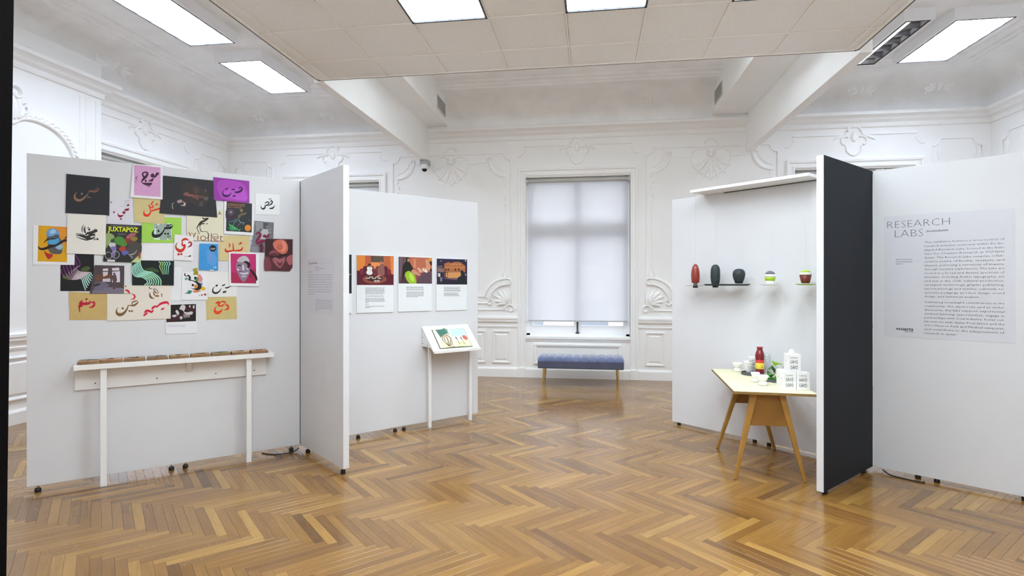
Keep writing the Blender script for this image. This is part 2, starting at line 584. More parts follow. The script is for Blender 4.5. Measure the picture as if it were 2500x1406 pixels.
def big_panel(wall, xc, hw, shell=True, z0=1.107, z1=3.70):
    """scooped frame, corner C-scrolls, shell and husks of one wall panel"""
    fr, orn = MB(), MB()
    for s in (-1, 1):
        path = [(0, z1), (hw - 0.30, z1), (hw - 0.125, z1)] + arc(hw, z1, 0.115, 180, 270, 8)[1:] + [(hw, z1 - 0.3), (hw, z0 + 0.3)] + arc(hw, z0, 0.115, 90, 180, 8) + [(hw - 0.3, z0), (0, z0)]
        fr.relief(mirror_pts(path, xc, s), 0.030, 0.016)
        # volutes at the lower corners
        orn.relief(mirror_pts(arc(hw - 0.005, z0 + 0.015, 0.085, 200, -200, 20, 0.018), xc, s), 0.026, 0.03)
        if hw < 0.6:
            orn.leaf(xc + s * (hw - 0.1), z1 - 0.1, -PI / 2, 0.22, 0.06, 0.02)
            continue
        # upper C-scroll and husk drop
        cs = arc(hw - 0.06, z1 - 0.08, 0.31, 180, 268, 12)
        orn.relief(mirror_pts(cs, xc, s), [0.02 + 0.05 * math.sin(PI * i / 12) for i in range(13)], 0.022)
        orn.relief(mirror_pts(arc(hw - 0.05, z1 - 0.07, 0.24, 185, 262, 10), xc, s), 0.016, 0.012)
        orn.relief(mirror_pts(arc(hw - 0.37, z1 - 0.10, 0.05, -30, 250, 12, 0.016), xc, s), 0.02, 0.02)
        orn.leaf(xc + s * (hw - 0.36), z1 - 0.085, PI / 2 - s * 1.3, 0.16, 0.05, 0.018, bend=s * 0.6)
        for i, zz in enumerate((0.40, 0.50, 0.60, 0.72, 0.82)):
            orn.leaf(xc + s * (hw - 0.095), z1 - zz, -PI / 2 + (0.3 if i % 2 else -0.3), 0.085, 0.034, 0.014)
        fr.relief(mirror_pts([(hw - 0.095, z1 - 0.9), (hw - 0.095, 1.95), (hw - 0.095, 1.72)], xc, s), 0.014, 0.008)
        orn.leaf(xc + s * (hw - 0.095), 1.78, PI / 2, 0.10, 0.04, 0.018)
        # lower C-scroll with acanthus
        cx, cz = hw - 0.07, 1.24
        orn.relief(mirror_pts(arc(cx, cz, 0.385, 168, 92, 14), xc, s), [0.035 + 0.02 * i / 14 for i in range(15)], 0.030)
        orn.relief(mirror_pts(arc(cx, cz, 0.285, 172, 80, 14), xc, s), 0.030, 0.036)
        orn.relief(mirror_pts(arc(cx, cz, 0.335, 170, 86, 14), xc, s), 0.075, 0.012)
        orn.relief(mirror_pts(arc(cx + 0.025, cz + 0.325, 0.065, 130, -200, 16, 0.018), xc, s), 0.034, 0.036)
        orn.relief(mirror_pts(arc(cx - 0.275, cz - 0.02, 0.05, 60, 380, 14, 0.014), xc, s), 0.026, 0.028)
        for k, (a, ln) in enumerate(((150, 0.20), (128, 0.24), (106, 0.25), (84, 0.22), (62, 0.15), (172, 0.16))):
            orn.leaf(xc + s * (cx - 0.005), cz - 0.03, math.radians(a if s > 0 else 180 - a), ln, 0.075, 0.042, bend=s * 0.35)
        orn.leaf(xc + s * (cx - 0.05), cz + 0.40, math.radians(90 + s * 25), 0.13, 0.045, 0.03, bend=-s * 0.5)
        orn.leaf(xc + s * (cx + 0.0), cz + 0.38, math.radians(90 - s * 10), 0.10, 0.035, 0.03)
        fr.relief(mirror_pts([(0, 1.325), (0.3, 1.325), (cx - 0.38, 1.325)], xc, s), 0.022, 0.014)
        fr.relief(mirror_pts([(0, 1.215), (0.3, 1.215), (cx - 0.30, 1.215)], xc, s), 0.026, 0.018)
        fr.relief(mirror_pts([(0.27, 3.535), (0.5, 3.545), (hw - 0.40, 3.56)], xc, s), 0.016, 0.010)
        if shell:
            orn.relief(mirror_pts([(0.03, 3.62), (0.10, 3.665), (0.20, 3.665), (0.285, 3.60), (0.30, 3.50), (0.26, 3.38), (0.16, 3.28), (0.06, 3.24), (0.0, 3.18)], xc, s), 0.022, 0.016)
            orn.relief(mirror_pts(arc(0.06, 3.60, 0.045, 90, 400, 12, 0.012), xc, s), 0.018, 0.02)
    if shell and hw > 0.6:
        for a in (-150, -128, -108, -90, -72, -52, -30):
            ln = 0.24 + 0.10 * abs(math.cos(math.radians(a + 90)))
            r = math.radians(a)
            orn.leaf(xc + 0.05 * math.cos(r), 3.56 + 0.05 * math.sin(r), r, ln, 0.075, 0.026)
        orn.relief([(xc + x, z) for x, z in arc(0, 3.60, 0.055, 180, 360, 10)], 0.03, 0.034)
        orn.relief([(xc + x, z) for x, z in arc(0, z1 + 0.02, 0.10, 10, 170, 10)], 0.03, 0.022)
    fr.build('panel_moulding', PLASTER, wall)
    orn.build('plaster_ornament', PLASTER, wall)

def window_crest(wall, xc, hw):
    mb = MB()
    for s in (-1, 1):
        mb.relief(mirror_pts([(hw + 0.03, 3.80), (hw * 0.5, 3.80), (0.20, 3.80)] + arc(0.165, 3.845, 0.055, 270, 180, 6), xc, s), 0.030, 0.016)
        mb.relief(mirror_pts(arc(0.12, 3.70, 0.075, 120, -80, 12, 0.05), xc, s), 0.03, 0.024)
        mb.leaf(xc + s * 0.15, 3.775, math.radians(0 if s > 0 else 180), 0.16, 0.045, 0.026, bend=-s * 0.4)
        mb.relief(mirror_pts(arc(hw + 0.12, 3.74, 0.10, 180, 280, 8), xc, s), 0.018, 0.012)
        mb.relief(mirror_pts([(0.11, 3.63), (0.10, 3.55), (0.05, 3.50), (0.0, 3.485)], xc, s), 0.03, 0.02)
    mb.relief([(xc + x, z) for x, z in arc(0, 3.83, 0.10, 15, 165, 10)], 0.035, 0.03)
    mb.leaf(xc, 3.70, PI / 2, 0.14, 0.10, 0.03)
    mb.build('window_crest', PLASTER, wall)

for c, h in WIN:
    window_crest(wall_back, c, h)
big_panel(wall_back, -2.342, 1.015)
big_panel(wall_back, 1.850, 0.995)
big_panel(wall_back, -5.93, 0.36)
big_panel(wall_back, 5.35, 0.34)
big_panel(wall_left, 8.56, 0.36)
big_panel(wall_right, -8.35, 0.45)
big_panel(wall_right, -6.4, 1.1)
window_crest(wall_left, 7.185, 0.76)
for s, xc, hw in ((0, -2.342, 1.134), (0, 1.850, 1.113)):
    wainscot(wall_back, xc - hw, xc + hw, [(xc - 1.01, xc - 0.70), (xc - 0.60, xc + 0.60), (xc + 0.70, xc + 1.01)])
wainscot(wall_back, XL, -5.42, [(-6.30, -5.54)])
wainscot(wall_back, 4.907, XR, [(5.02, 5.70)])
wainscot(wall_left, 8.075, YB, [(8.2, 8.95)])
wainscot(wall_right, -YB, -YF, [(-8.9, -7.7), (-7.5, -5.6), (-5.4, -3.4)])
# chimney breast on the left
brs = MB()
brs.box(YF, 6.28, -0.18, 0, 0, HC)
brs.build('chimney_breast', PLASTER, wall_left)
bo = MB()
P = lambda pts: [(x, z) for x, z in pts]
def smooth_path(pts, n=6):
    out = []
    m = len(pts)
    for i in range(m - 1):
        p0, p1, p2, p3 = pts[max(i - 1, 0)], pts[i], pts[i + 1], pts[min(i + 2, m - 1)]
        for k in range(n):
            t = k / n
            out.append(tuple(0.5 * ((2 * b) + (c - a) * t + (2 * a - 5 * b + 4 * c - d) * t * t + (3 * b - a - 3 * c + d) * t ** 3) for a, b, c, d in zip(p0, p1, p2, p3)))
    out.append(tuple(pts[-1]))
    return out
arch = smooth_path([(5.05, 3.26), (5.17, 3.29), (5.27, 3.36), (5.40, 3.385), (5.52, 3.375), (5.64, 3.34), (5.74, 3.28), (5.80, 3.22), (5.86, 3.13), (5.90, 3.02), (5.92, 2.85), (5.92, 2.5), (5.92, 2.0), (5.92, 1.5)])
for s in (1, -1):
    q = [(x if s > 0 else 10.1 - x, z) for x, z in arch]
    bo.relief(q, 0.05, 0.03, -0.18)
    bo.relief([(x + s * 0.05, z + 0.05) for x, z in q[:48]], 0.02, 0.015, -0.18)
    for i in range(4, 50, 3):
        x, z = q[i]
        tx, tz = q[i + 1][0] - q[i - 1][0], q[i + 1][1] - q[i - 1][1]
        bo.leaf(x, z, math.atan2(tz, tx) + s * 0.75, 0.10, 0.04, 0.035, y0=-0.18)
for a, ln in ((100, 0.34), (75, 0.30), (52, 0.26), (125, 0.3), (28, 0.2), (150, 0.25)):
    bo.leaf(5.17, 3.34, math.radians(a), ln, 0.11, 0.05, bend=0.5, y0=-0.18)
bo.relief(arc(5.20, 3.62, 0.10, 180, -160, 16, 0.03), 0.04, 0.04, -0.18)
bo.relief(arc(5.30, 3.47, 0.07, 90, 420, 16, 0.02), 0.03, 0.035, -0.18)
for x in (5.98, 6.06, 6.20):
    bo.relief([(x, 1.15), (x, 2.5), (x, 3.85)], 0.02, 0.010, -0.18)
bo.build('plaster_ornament', PLASTER, wall_left)
for prof, nm in ((RAIL, 'chair_rail'), (BASE, 'skirting')):
    mb = MB(); along(mb, [(p + 0.18, z) for p, z in prof], YF, 6.28 + 0.0); mb.build(nm, PLASTER, wall_left)
for a, b in ((5.0, 6.1), (3.4, 4.8)):
    rp = raised_panel(a, b, 0.26, 0.74, wall_left)
    rp.location.y = -0.18

# ------------------------------------------------------------------ cornice, cove and old ceiling
def room_ring(d, h):
    return [(XL + d, YF, h), (XL + d, YB - d, h), (XR - d, YB - d, h), (XR - d, YF, h)]
CORN = [(0, 3.90), (0.02, 3.905), (0.03, 3.93), (0.022, 3.935), (0.03, 3.97), (0.07, 4.0), (0.09, 4.03), (0.125, 4.05), (0.155, 4.06), (0.155, 4.10), (0.14, 4.115), (0.10, 4.12)]
cm = MB()
cm.rings([room_ring(d, h) for d, h in CORN])
tag(cm.build('trim_1', PLASTER), 'moulded plaster cornice running round the room', None, kind='structure')
bc = MB()
bc.rings([[(XL + 0.18 + d, YF, h), (XL + 0.18 + d, 6.28 + d, h), (XL, 6.28 + d, h)] for d, h in CORN] + [[(XL + 0.1, YF, 4.125), (XL + 0.1, 6.2, 4.125), (XL, 6.2, 4.125)]])
tag(bc.build('trim_2', PLASTER), 'cornice stepping out over the chimney breast', None, kind='structure')
cv = MB()
pts = [(0.10, 4.12)] + [(0.60 - 0.50 * math.cos(t * PI / 24), 4.12 + 0.45 * math.sin(t * PI / 24)) for t in range(1, 13)]
cv.rings([room_ring(d, h) for d, h in pts], smooth=True)
cv.rings([room_ring(d, h) for d, h in ((0.60, 4.57), (0.61, 4.56), (0.64, 4.565), (0.66, 4.59), (0.70, 4.595), (0.72, 4.615), (0.80, 4.618), (0.81, 4.605), (0.85, 4.605), (0.87, 4.62))])
cv.add([(XL, YF, HC), (XR, YF, HC), (XR, YB, HC), (XL, YB, HC)], [(0, 1, 2, 3)])
cv.box(XL - 0.4, XR + 0.4, YF - 0.2, YB + 0.4, HC + 0.01, HC + 0.15)
ceiling = tag(cv.build('ceiling', COVE), 'old plaster ceiling with a deep cove along the walls', None, kind='structure')
# low relief sprays on the cove
def cove_frame(side, along_, t):
    a = t * PI / 2
    d, h = 0.60 - 0.50 * math.cos(a), 4.12 + 0.45 * math.sin(a)
    nrm = Vector((math.cos(a), 0, -math.sin(a)))          # into the room (d axis, height)
    if side == 'b':
        return Vector((along_, YB - d, h)), Vector((1, 0, 0)), Vector((0, -nrm.x, nrm.z))
    if side == 'l':
        return Vector((XL + d, along_, h)), Vector((0, 1, 0)), Vector((nrm.x, 0, nrm.z))
    return Vector((XR - d, along_, h)), Vector((0, -1, 0)), Vector((-nrm.x, 0, nrm.z))
def spray(side, pos, k=1.0, t=0.42):
    mb = MB()
    for s in (-1, 1):
        mb.relief(mirror_pts(arc(0.16, 0.02, 0.13, 170, -120, 18, 0.03), 0, s), 0.035, 0.02)
        mb.relief(mirror_pts(arc(0.10, -0.10, 0.10, 90, -160, 14, 0.03), 0, s), 0.03, 0.02)
        for a, ln in ((20, 0.24), (50, 0.22), (-20, 0.2), (-50, 0.16)):
            mb.leaf(s * 0.06, 0, math.radians(a if s > 0 else 180 - a), ln, 0.06, 0.022, bend=s * 0.5)
    mb.leaf(0, -0.05, PI / 2, 0.26, 0.09, 0.026)
    o, ex, nn = cove_frame(side, pos, t)
    ez = nn.cross(ex) * -1
    if ez.z < 0: ez = -ez
    mb.v = [tuple(o + ex * x * k + ez * z * k - nn * (y + 0.012)) for x, y, z in mb.v]
    mb.build('cove_ornament', COVE, ceiling)
for sd, ps, k in (('l', 6.45, 1.25), ('l', 8.15, 0.8), ('b', -5.75, 0.7), ('b', 2.95, 0.7), ('b', 3.95, 0.8), ('b', 5.0, 0.9), ('r', 8.0, 0.9), ('l', 3.8, 1.2), ('b', -4.45, 0.5), ('b', 0.9, 0.5), ('b', -1.2, 0.5)):
    spray(sd, ps, k)

# ------------------------------------------------------------------ dropped ceiling with tiles
dc = MB()
for x0, x1, y0, y1 in ((DX0 - 0.02, DX0, YF, DY1), (DX1, DX1 + 0.02, YF, DY1), (DX0, DX1, DY1, DY1 + 0.02)):
    dc.box(x0, x1, y0, y1, DROP + 0.002, HC)
dropped = tag(dc.build('ceiling_dropped', PLASTER), 'dropped ceiling of square mineral fibre tiles in a grid', None, kind='structure')
GX = [DX0] + [-2.64 + 0.61 * k for k in range(9)] + [DX1]
GY = [DY1] + [4.88 - 0.61 * k for k in range(8)] + [YF]
LIT = [(i, j) for i in (3, 5, 7) for j in (2, 3, 6, 7)]
tile_cache = {}
for i in range(len(GX) - 1):
    for j in range(len(GY) - 1):
        if (i, j) in LIT:
            continue
        wx, wy = GX[i + 1] - GX[i], GY[j] - GY[j + 1]
        key = (round(wx, 3), round(wy, 3))
        if key not in tile_cache:
            mb = MB()
            a, b = wx / 2 - 0.0092, wy / 2 - 0.0092
            mb.box(-a, a, -b, b, 0, 0.018)
            tile_cache[key] = mb.build('ceiling_tile', TILE, dropped)
            o = tile_cache[key]
        else:
            o = tile_cache[key].copy()
            COL.objects.link(o)
        o.location = ((GX[i] + GX[i + 1]) / 2, (GY[j] + GY[j + 1]) / 2, DROP + 0.007)
for x in GX[1:-1]:
    mb = MB(); mb.box(x - 0.007, x + 0.007, YF, DY1, DROP, DROP + 0.03); mb.build('grid_bar', GRIDM, dropped)
for y in GY[1:-1]:
    mb = MB(); mb.box(DX0, DX1, y - 0.007, y + 0.007, DROP + 0.0005, DROP + 0.03); mb.build('grid_bar', GRIDM, dropped)
for x0, x1, y0, y1 in ((DX0, DX0 + 0.022, YF, DY1), (DX1 - 0.022, DX1, YF, DY1), (DX0, DX1, DY1 - 0.022, DY1)):
    mb = MB(); mb.box(x0, x1, y0, y1, DROP - 0.001, DROP + 0.02); mb.build('edge_angle', GRIDM, dropped)

EDGE_SHADE = mat('painted_edge_shade', (0.10, 0.10, 0.095), rough=0.9)  # dark strips paint the shadow line along the dropped ceiling's edge
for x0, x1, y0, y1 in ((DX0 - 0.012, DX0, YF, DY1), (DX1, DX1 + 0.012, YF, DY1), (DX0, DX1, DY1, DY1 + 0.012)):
    mb = MB(); mb.box(x0, x1, y0, y1, DROP - 0.0005, DROP + 0.0018); mb.build('edge_shade_strip', EDGE_SHADE, dropped)

# ------------------------------------------------------------------ beams and ducts between dropped ceiling and back wall
for nm, bx0, bx1, dx0, dx1, lab in (('left', -2.83, -2.72, -2.72, -2.36, 'left'), ('right', 2.37, 2.48, 1.85, 2.37, 'right')):
    mb = MB(); mb.box(bx0, bx1, DY1 + 0.02, YB, 3.60, HC)
    bmo = tag(mb.build('ceiling_beam', PLASTER, bevel=0.004), 'slim white downstand beam on the %s reaching the window wall' % nm, None, kind='structure')
    mb = MB(); mb.box(dx0, dx1, DY1 + 0.02, 8.96, 4.15, HC)
    du = tag(mb.build('ceiling_duct', PLASTER, bevel=0.004), 'boxed white duct beside the %s beam with a wall grille' % nm, None, kind='structure')
    xg = dx1 if nm == 'left' else dx0
    s = 1 if nm == 'left' else -1
    gm = MB()
    gm.box(min(xg, xg + s * 0.012), max(xg, xg + s * 0.012), 8.25, 8.72, 4.24, 4.45)
    g = gm.build('vent_grille', mat('grille_frame', (0.62, 0.62, 0.60), rough=0.5), du)
    for k in range(9):
        sl = MB()
        z = 4.262 + k * 0.0205
        sl.box(min(xg + s * 0.010, xg + s * 0.018), max(xg + s * 0.010, xg + s * 0.018), 8.27, 8.70, z, z + 0.010)
        sl.build('slat', mat('grille_slat', (0.42, 0.42, 0.41), rough=0.5), g)
# ================================================================== WINDOWS
def glass_mat():
    m = bpy.data.materials.new('window_glass'); m.use_nodes = True
    nt = m.node_tree; nt.nodes.remove(nt.nodes['Principled BSDF'])
    t = nt.nodes.new('ShaderNodeBsdfTransparent'); t.inputs[0].default_value = (0.95, 0.97, 0.97, 1)
    g = nt.nodes.new('ShaderNodeBsdfGlossy'); g.inputs['Roughness'].default_value = 0.02
    x = nt.nodes.new('ShaderNodeMixShader'); x.inputs[0].default_value = 0.06
    nt.links.new(t.outputs[0], x.inputs[1]); nt.links.new(g.outputs[0], x.inputs[2])
    nt.links.new(x.outputs[0], nt.nodes['Material Output'].inputs[0])
    return m
GLASS = glass_mat()
def shade_mat():
    m = bpy.data.materials.new('roller_fabric'); m.use_nodes = True
    nt = m.node_tree; nt.nodes.remove(nt.nodes['Principled BSDF'])
    d = nt.nodes.new('ShaderNodeBsdfDiffuse'); d.inputs[0].default_value = (0.74, 0.74, 0.76, 1)
    t = nt.nodes.new('ShaderNodeBsdfTranslucent'); t.inputs[0].default_value = (0.74, 0.74, 0.77, 1)
    p = nt.nodes.new('ShaderNodeBsdfTransparent'); p.inputs[0].default_value = (1, 1, 1, 1)
    a = nt.nodes.new('ShaderNodeMixShader'); a.inputs[0].default_value = 0.52
    b = nt.nodes.new('ShaderNodeMixShader'); b.inputs[0].default_value = 0.055
    nt.links.new(d.outputs[0], a.inputs[1]); nt.links.new(t.outputs[0], a.inputs[2])
    nt.links.new(a.outputs[0], b.inputs[1]); nt.links.new(p.outputs[0], b.inputs[2])
    nt.links.new(b.outputs[0], nt.nodes['Material Output'].inputs[0])
    return m
SHADE = shade_mat()
SASH = mat('sash_paint', (0.88, 0.89, 0.91), rough=0.45)
CASEP = [(0, -0.10), (0, 0.018), (0.012, 0.026), (0.026, 0.026), (0.034, 0.016), (0.075, 0.016), (0.085, 0.034), (0.115, 0.038), (0.127, 0.030), (0.127, 0)]
def window(num, loc, rz, hw, where):
    root = tag(empty('window_%d' % num, loc, rz), 'tall white sash window with moulded casing, %s' % where, None, kind='structure')
    mb = MB()
    mb.rings(frame_rings(-hw, hw, 0, WZ1 + 0.02, CASEP, open_bottom=True))
    mb.build('casing', PLASTER, root)
    for s in (-1, 1):
        mb = MB()
        x0, x1 = sorted((s * (hw - 0.004), s * (hw + 0.135)))
        mb.box(x0, x1, -0.048, 0, 0, 0.155)
        mb.build('plinth', PLASTER, root, bevel=0.004)
    mb = MB()
    mb.box(-hw, hw, -0.035, 0.40, WZ0 - 0.045, WZ0 + 0.003)
    mb.box(-hw, hw, -0.018, 0.0, WZ0 - 0.075, WZ0 - 0.045)
    mb.build('sill', PLASTER, root, bevel=0.006)
    # apron panel under the sill
    mb = MB()
    prof = [(0.0, 0.0), (0.0, 0.02), (-0.02, 0.026), (-0.045, 0.018), (-0.06, 0.004)]
    mb.rings(frame_rings(-hw + 0.13, hw - 0.13, 0.22, 0.56, prof), closed=True)
    mb.build('apron_moulding', PLASTER, root)
    mb = MB(); along(mb, BASE, -hw, hw); mb.build('skirting', PLASTER, root)
    y0, y1 = 0.16, 0.21
    tz = 2.44
    fm = MB()
    fm.box(-hw, -hw + 0.055, y0, y1 + 0.04, WZ0, WZ1)
    fm.box(hw - 0.055, hw, y0, y1 + 0.04, WZ0, WZ1)
    fm.box(-hw, hw, y0, y1 + 0.04, WZ1 - 0.05, WZ1)
    fm.box(-hw, hw, y0 - 0.01, y1 + 0.04, tz - 0.085, tz + 0.085)
    fm.box(-hw, hw, y0, y1 + 0.04, WZ0, WZ0 + 0.035)
    fm.build('frame', SASH, root)
    for s in (-1, 1):
        for (a, b, bot) in ((WZ0 + 0.035, tz - 0.085, 0.135), (tz + 0.085, WZ1 - 0.05, 0.05)):
            xa, xb = sorted((s * 0.012, s * (hw - 0.055)))
            sm = MB()
            st = 0.048
            sm.box(xa, xa + st, y0 + 0.008, y1, a, b)
            sm.box(xb - st, xb, y0 + 0.008, y1, a, b)
            sm.box(xa + st, xb - st, y0 + 0.008, y1, a, a + bot)
            sm.box(xa + st, xb - st, y0 + 0.008, y1, b - 0.045, b)
            so = sm.build('sash', SASH, root, bevel=0.003)
            pn = MB()
            pn.box(xa + st, xb - st, 0.182, 0.186, a + bot, b - 0.045)
            pn.build('pane', GLASS, so)
    mb = MB(); mb.box(-0.011, 0.011, y0 + 0.002, y1, WZ0 + 0.035, WZ1 - 0.05)
    mb.build('meeting_gap', mat('gap_dark', (0.05, 0.05, 0.06), rough=0.7), root)
    mb = MB(); mb.box(-0.03, 0.03, y0 - 0.012, y0 + 0.01, WZ0 + 0.038, WZ0 + 0.06); mb.box(-0.008, 0.008, y0 - 0.02, y0, WZ0 + 0.05, WZ0 + 0.20)
    mb.build('latch', mat('latch_dark', (0.06, 0.06, 0.09), rough=0.4), root)
    return root
def roller_shade(loc, rz, hw, label):
    r = tag(empty('roller_shade', loc, rz), label, 'roller shade', 'roller shades in the windows')
    mb = MB()
    n = 12
    v, f = [], []
    for k in range(n + 1):
        z = 0.928 + (3.225 - 0.928) * k / n
        for x in (-hw + 0.035, hw - 0.035):
            v.append((x, 0.085, z))
    f = [(2 * k, 2 * k + 1, 2 * k + 3, 2 * k + 2) for k in range(n)]
    mb.add(v, f)
    mb.build('fabric', SHADE, r)
    mb = MB(); mb.box(-hw + 0.035, hw - 0.035, 0.078, 0.092, 0.915, 0.940); mb.build('bottom_bar', mat('shade_bar', (0.55, 0.55, 0.57), rough=0.4), r, bevel=0.003)
    mb = MB(); mb.tube([(-hw + 0.02, 0.085, 3.245), (hw - 0.02, 0.085, 3.245)], 0.036, 16); mb.build('roller', mat('shade_roller', (0.52, 0.52, 0.50), rough=0.5), r)
    for s in (-1, 1):
        mb = MB()
        mb.box(min(s * (hw - 0.02), s * hw), max(s * (hw - 0.02), s * hw), 0.045, 0.125, 3.20, 3.288)
        mb.build('bracket', METAL, r)
    return r
window(1, (WIN[1][0], YB, 0), 0, WIN[1][1], 'behind the blue bench')
window(2, (WIN[0][0], YB, 0), 0, WIN[0][1], 'mostly hidden by the zigzag panels')
window(3, (WIN[2][0], YB, 0), 0, WIN[2][1], 'peeking over the charcoal fin')
window(4, (XL, 7.185, 0), PI / 2, 0.76, 'in the side wall past the chimney breast')
roller_shade((WIN[1][0], YB, 0), 0, WIN[1][1], 'pale translucent roller shade drawn down in the window behind the bench')
roller_shade((WIN[0][0], YB, 0), 0, WIN[0][1], 'roller shade seen only above the white picture panel')
roller_shade((WIN[2][0], YB, 0), 0, WIN[2][1], 'roller shade seen only above the hanging shelf and charcoal fin')
roller_shade((XL, 7.185, 0), PI / 2, 0.76, 'roller shade in the side wall window above the poster panel')

# the house across the street, faint through the shade
bld = tag(empty('building', (0, 26, 0)), 'pale building across the street seen faintly through the shade', 'building')
mb = MB(); mb.box(-14, 14, 0, 6, -6, 11); mb.build('facade', mat('street_stone', (0.62, 0.58, 0.55), rough=0.9, noise=0.08, nscale=1.5), bld)
proto = None
for i in range(9):
    for z in (-1.5, 2.4, 6.3):
        if proto is None:
            mb = MB(); mb.rings(frame_rings(-0.75, 0.75, 0, 2.3, [(0.18, 0), (0.18, 0.1), (0, 0.1), (0, -0.15)]), closed=True)
            proto = mb.build('window_surround', mat('street_trim', (0.8, 0.8, 0.8), rough=0.8), bld)
            pm2 = MB(); pm2.box(-0.75, 0.75, -0.02, 0.0, 0, 2.3); pm2.build('pane', mat('street_pane', (0.28, 0.30, 0.34), rough=0.2), proto)
            o = proto
        else:
            o = copy_tree(proto, bld)
        o.location = (-12 + i * 3.0, 0, z)
tag(bpy.data.objects.new('ground_street', None), None)
gm = MB(); gm.box(-40, 40, YB + 0.45, 26, -6.2, -6.0)
tag(gm.build('ground', mat('street_asphalt', (0.22, 0.22, 0.23), rough=0.9)), 'street below the windows', None, kind='structure')
for o in list(bpy.data.objects):
    if o.name == 'ground_street': bpy.data.objects.remove(o)

# ================================================================== CEILING LIGHTS
DARKRIM = mat('lamp_rim_dark', (0.03, 0.03, 0.035), rough=0.4)
HOUSE = mat('lamp_housing', (0.90, 0.905, 0.92), rough=0.5)
LOUV = mat('lamp_louvre', (0.80, 0.81, 0.83), rough=0.35)
WARM = emission('lamp_diffuser_warm', (0.86, 0.97, 1.03), LAMP_WARM)
BAY = emission('lamp_diffuser_bay', (0.86, 0.97, 1.03), LAMP_BAY)
COOL = emission('lamp_diffuser_cool', (0.815, 0.93, 1.085), LAMP_COOL)
def recessed(x, y, label):
    r = tag(empty('ceiling_light', (x, y, DROP)), label, 'ceiling light', 'lit troffers in the dropped ceiling')
    a, b = 0.305, 0.61
    mb = MB()
    for q in ((-a, a, -b, -b + 0.016), (-a, a, b - 0.016, b), (-a, -a + 0.016, -b, b), (a - 0.016, a, -b, b)):
        mb.box(*q, -0.002, 0.02)
    mb.build('frame', DARKRIM, r)
    mb = MB(); mb.add([(-a + 0.012, -b + 0.012, 0.012), (-a + 0.012, b - 0.012, 0.012), (a - 0.012, b - 0.012, 0.012), (a - 0.012, -b + 0.012, 0.012)], [(0, 1, 2, 3)])
    mb.build('diffuser', WARM, r)
    mb = MB()
    for k in range(1, 12):
        yy = -b + k * 2 * b / 12
        mb.box(-a + 0.016, a - 0.016, yy - 0.0015, yy + 0.0015, 0.004, 0.012)
    for k in range(1, 6):
        xx = -a + k * 2 * a / 6
        mb.box(xx - 0.0015, xx + 0.0015, -b + 0.016, b - 0.016, 0.004, 0.012)
    mb.build('lens_rib', LOUV, r)['kind'] = 'stuff'
    mb = MB(); mb.box(-a, a, -b, b, 0.021, 0.12); mb.build('housing', HOUSE, r)
where = {3: 'nearest the poster panel side', 5: 'in line with the bench', 7: 'nearest the text panel side'}
for i in (3, 5, 7):
    for j, t in ((2, 'far row, '), (6, 'near row overhead, ')):
        recessed((GX[i] + GX[i + 1]) / 2, GY[j] - 0.61, 'lit rectangular troffer flush in the tiles, ' + t + where[i])
def surface_light(x0, x1, y0, y1, label, lit=True, strip=False, diff=None):
    zb = 4.49
    r = tag(empty('ceiling_light', ((x0 + x1) / 2, (y0 + y1) / 2, zb)), label, 'ceiling light', 'box lights on the old ceiling')
    a, b = (x1 - x0) / 2, (y1 - y0) / 2
    mb = MB()
    h = HC - zb
    mb.box(-a - 0.03, -a, -b - 0.03, b + 0.03, 0, h); mb.box(a, a + 0.03, -b - 0.03, b + 0.03, 0, h)
    mb.box(-a, a, -b - 0.03, -b, 0, h); mb.box(-a, a, b, b + 0.03, 0, h)
    mb.box(-a, a, -b, b, 0.07, h)
    mb.build('housing', HOUSE, r)
    mb = MB()
    for q in ((-a, a, -b, -b + 0.012), (-a, a, b - 0.012, b), (-a, -a + 0.014, -b, b), (a - 0.014, a, -b, b)):
        mb.box(*q, -0.004, 0.006)
    mb.build('frame', DARKRIM, r)
    mb = MB(); mb.add([(-a + 0.005, -b + 0.005, 0.065), (-a + 0.005, b - 0.005, 0.065), (a - 0.005, b - 0.005, 0.065), (a - 0.005, -b + 0.005, 0.065)], [(0, 1, 2, 3)])
    mb.build('diffuser', (diff or COOL) if lit else mat('unlit_diffuser', (0.30, 0.31, 0.34), rough=0.3, metal=0.6), r)
    lm = LOUV if lit else mat('grey_louvre', (0.42, 0.43, 0.46), rough=0.25, metal=0.8)
    nx, ny = (3, 6) if x1 - x0 > 0.4 else (1, 6)
    for k in range(1, nx):
        xx = -a + 2 * a * k / nx
        mb = MB()
        mb.add([(xx - 0.012, -b, 0.062), (xx + 0.012, -b, 0.062), (xx, -b, 0.008), (xx - 0.012, b, 0.062), (xx + 0.012, b, 0.062), (xx, b, 0.008)], [(0, 2, 5, 3), (2, 1, 4, 5)], 0)
        mb.build('louvre_blade', lm, r)
    for k in range(1, ny):
        yy = -b + 2 * b * k / ny
        mb = MB()
        mb.add([(-a, yy - 0.014, 0.062), (-a, yy + 0.014, 0.062), (-a, yy, 0.008), (a, yy - 0.014, 0.062), (a, yy + 0.014, 0.062), (a, yy, 0.008)], [(0, 3, 5, 2), (2, 5, 4, 1)], 0)
        mb.build('louvre_blade', lm, r)
    if strip:
        mb = MB(); mb.box(-a + 0.014, -a + 0.075, -b + 0.012, b - 0.012, 0.01, 0.016)
        mb.build('side_reflector_glow', emission('painted_reflector_glow', (0.95, 0.97, 1.0), 1.0), r)  # no lamp: the emission stands in for light caught by the reflector side
surface_light(-4.94, -4.33, 6.75, 7.97, 'lit box light nearest the window corner, over the poster panel')
surface_light(-4.94, -4.33, 5.01, 6.23, 'lit box light nearer the doorway, over the poster panel')
surface_light(-4.94, -4.33, 2.9, 4.12, 'third lit box light of its row, almost overhead beside the door')
surface_light(4.04, 4.65, 6.85, 8.07, 'wide lit box light over the text panel')
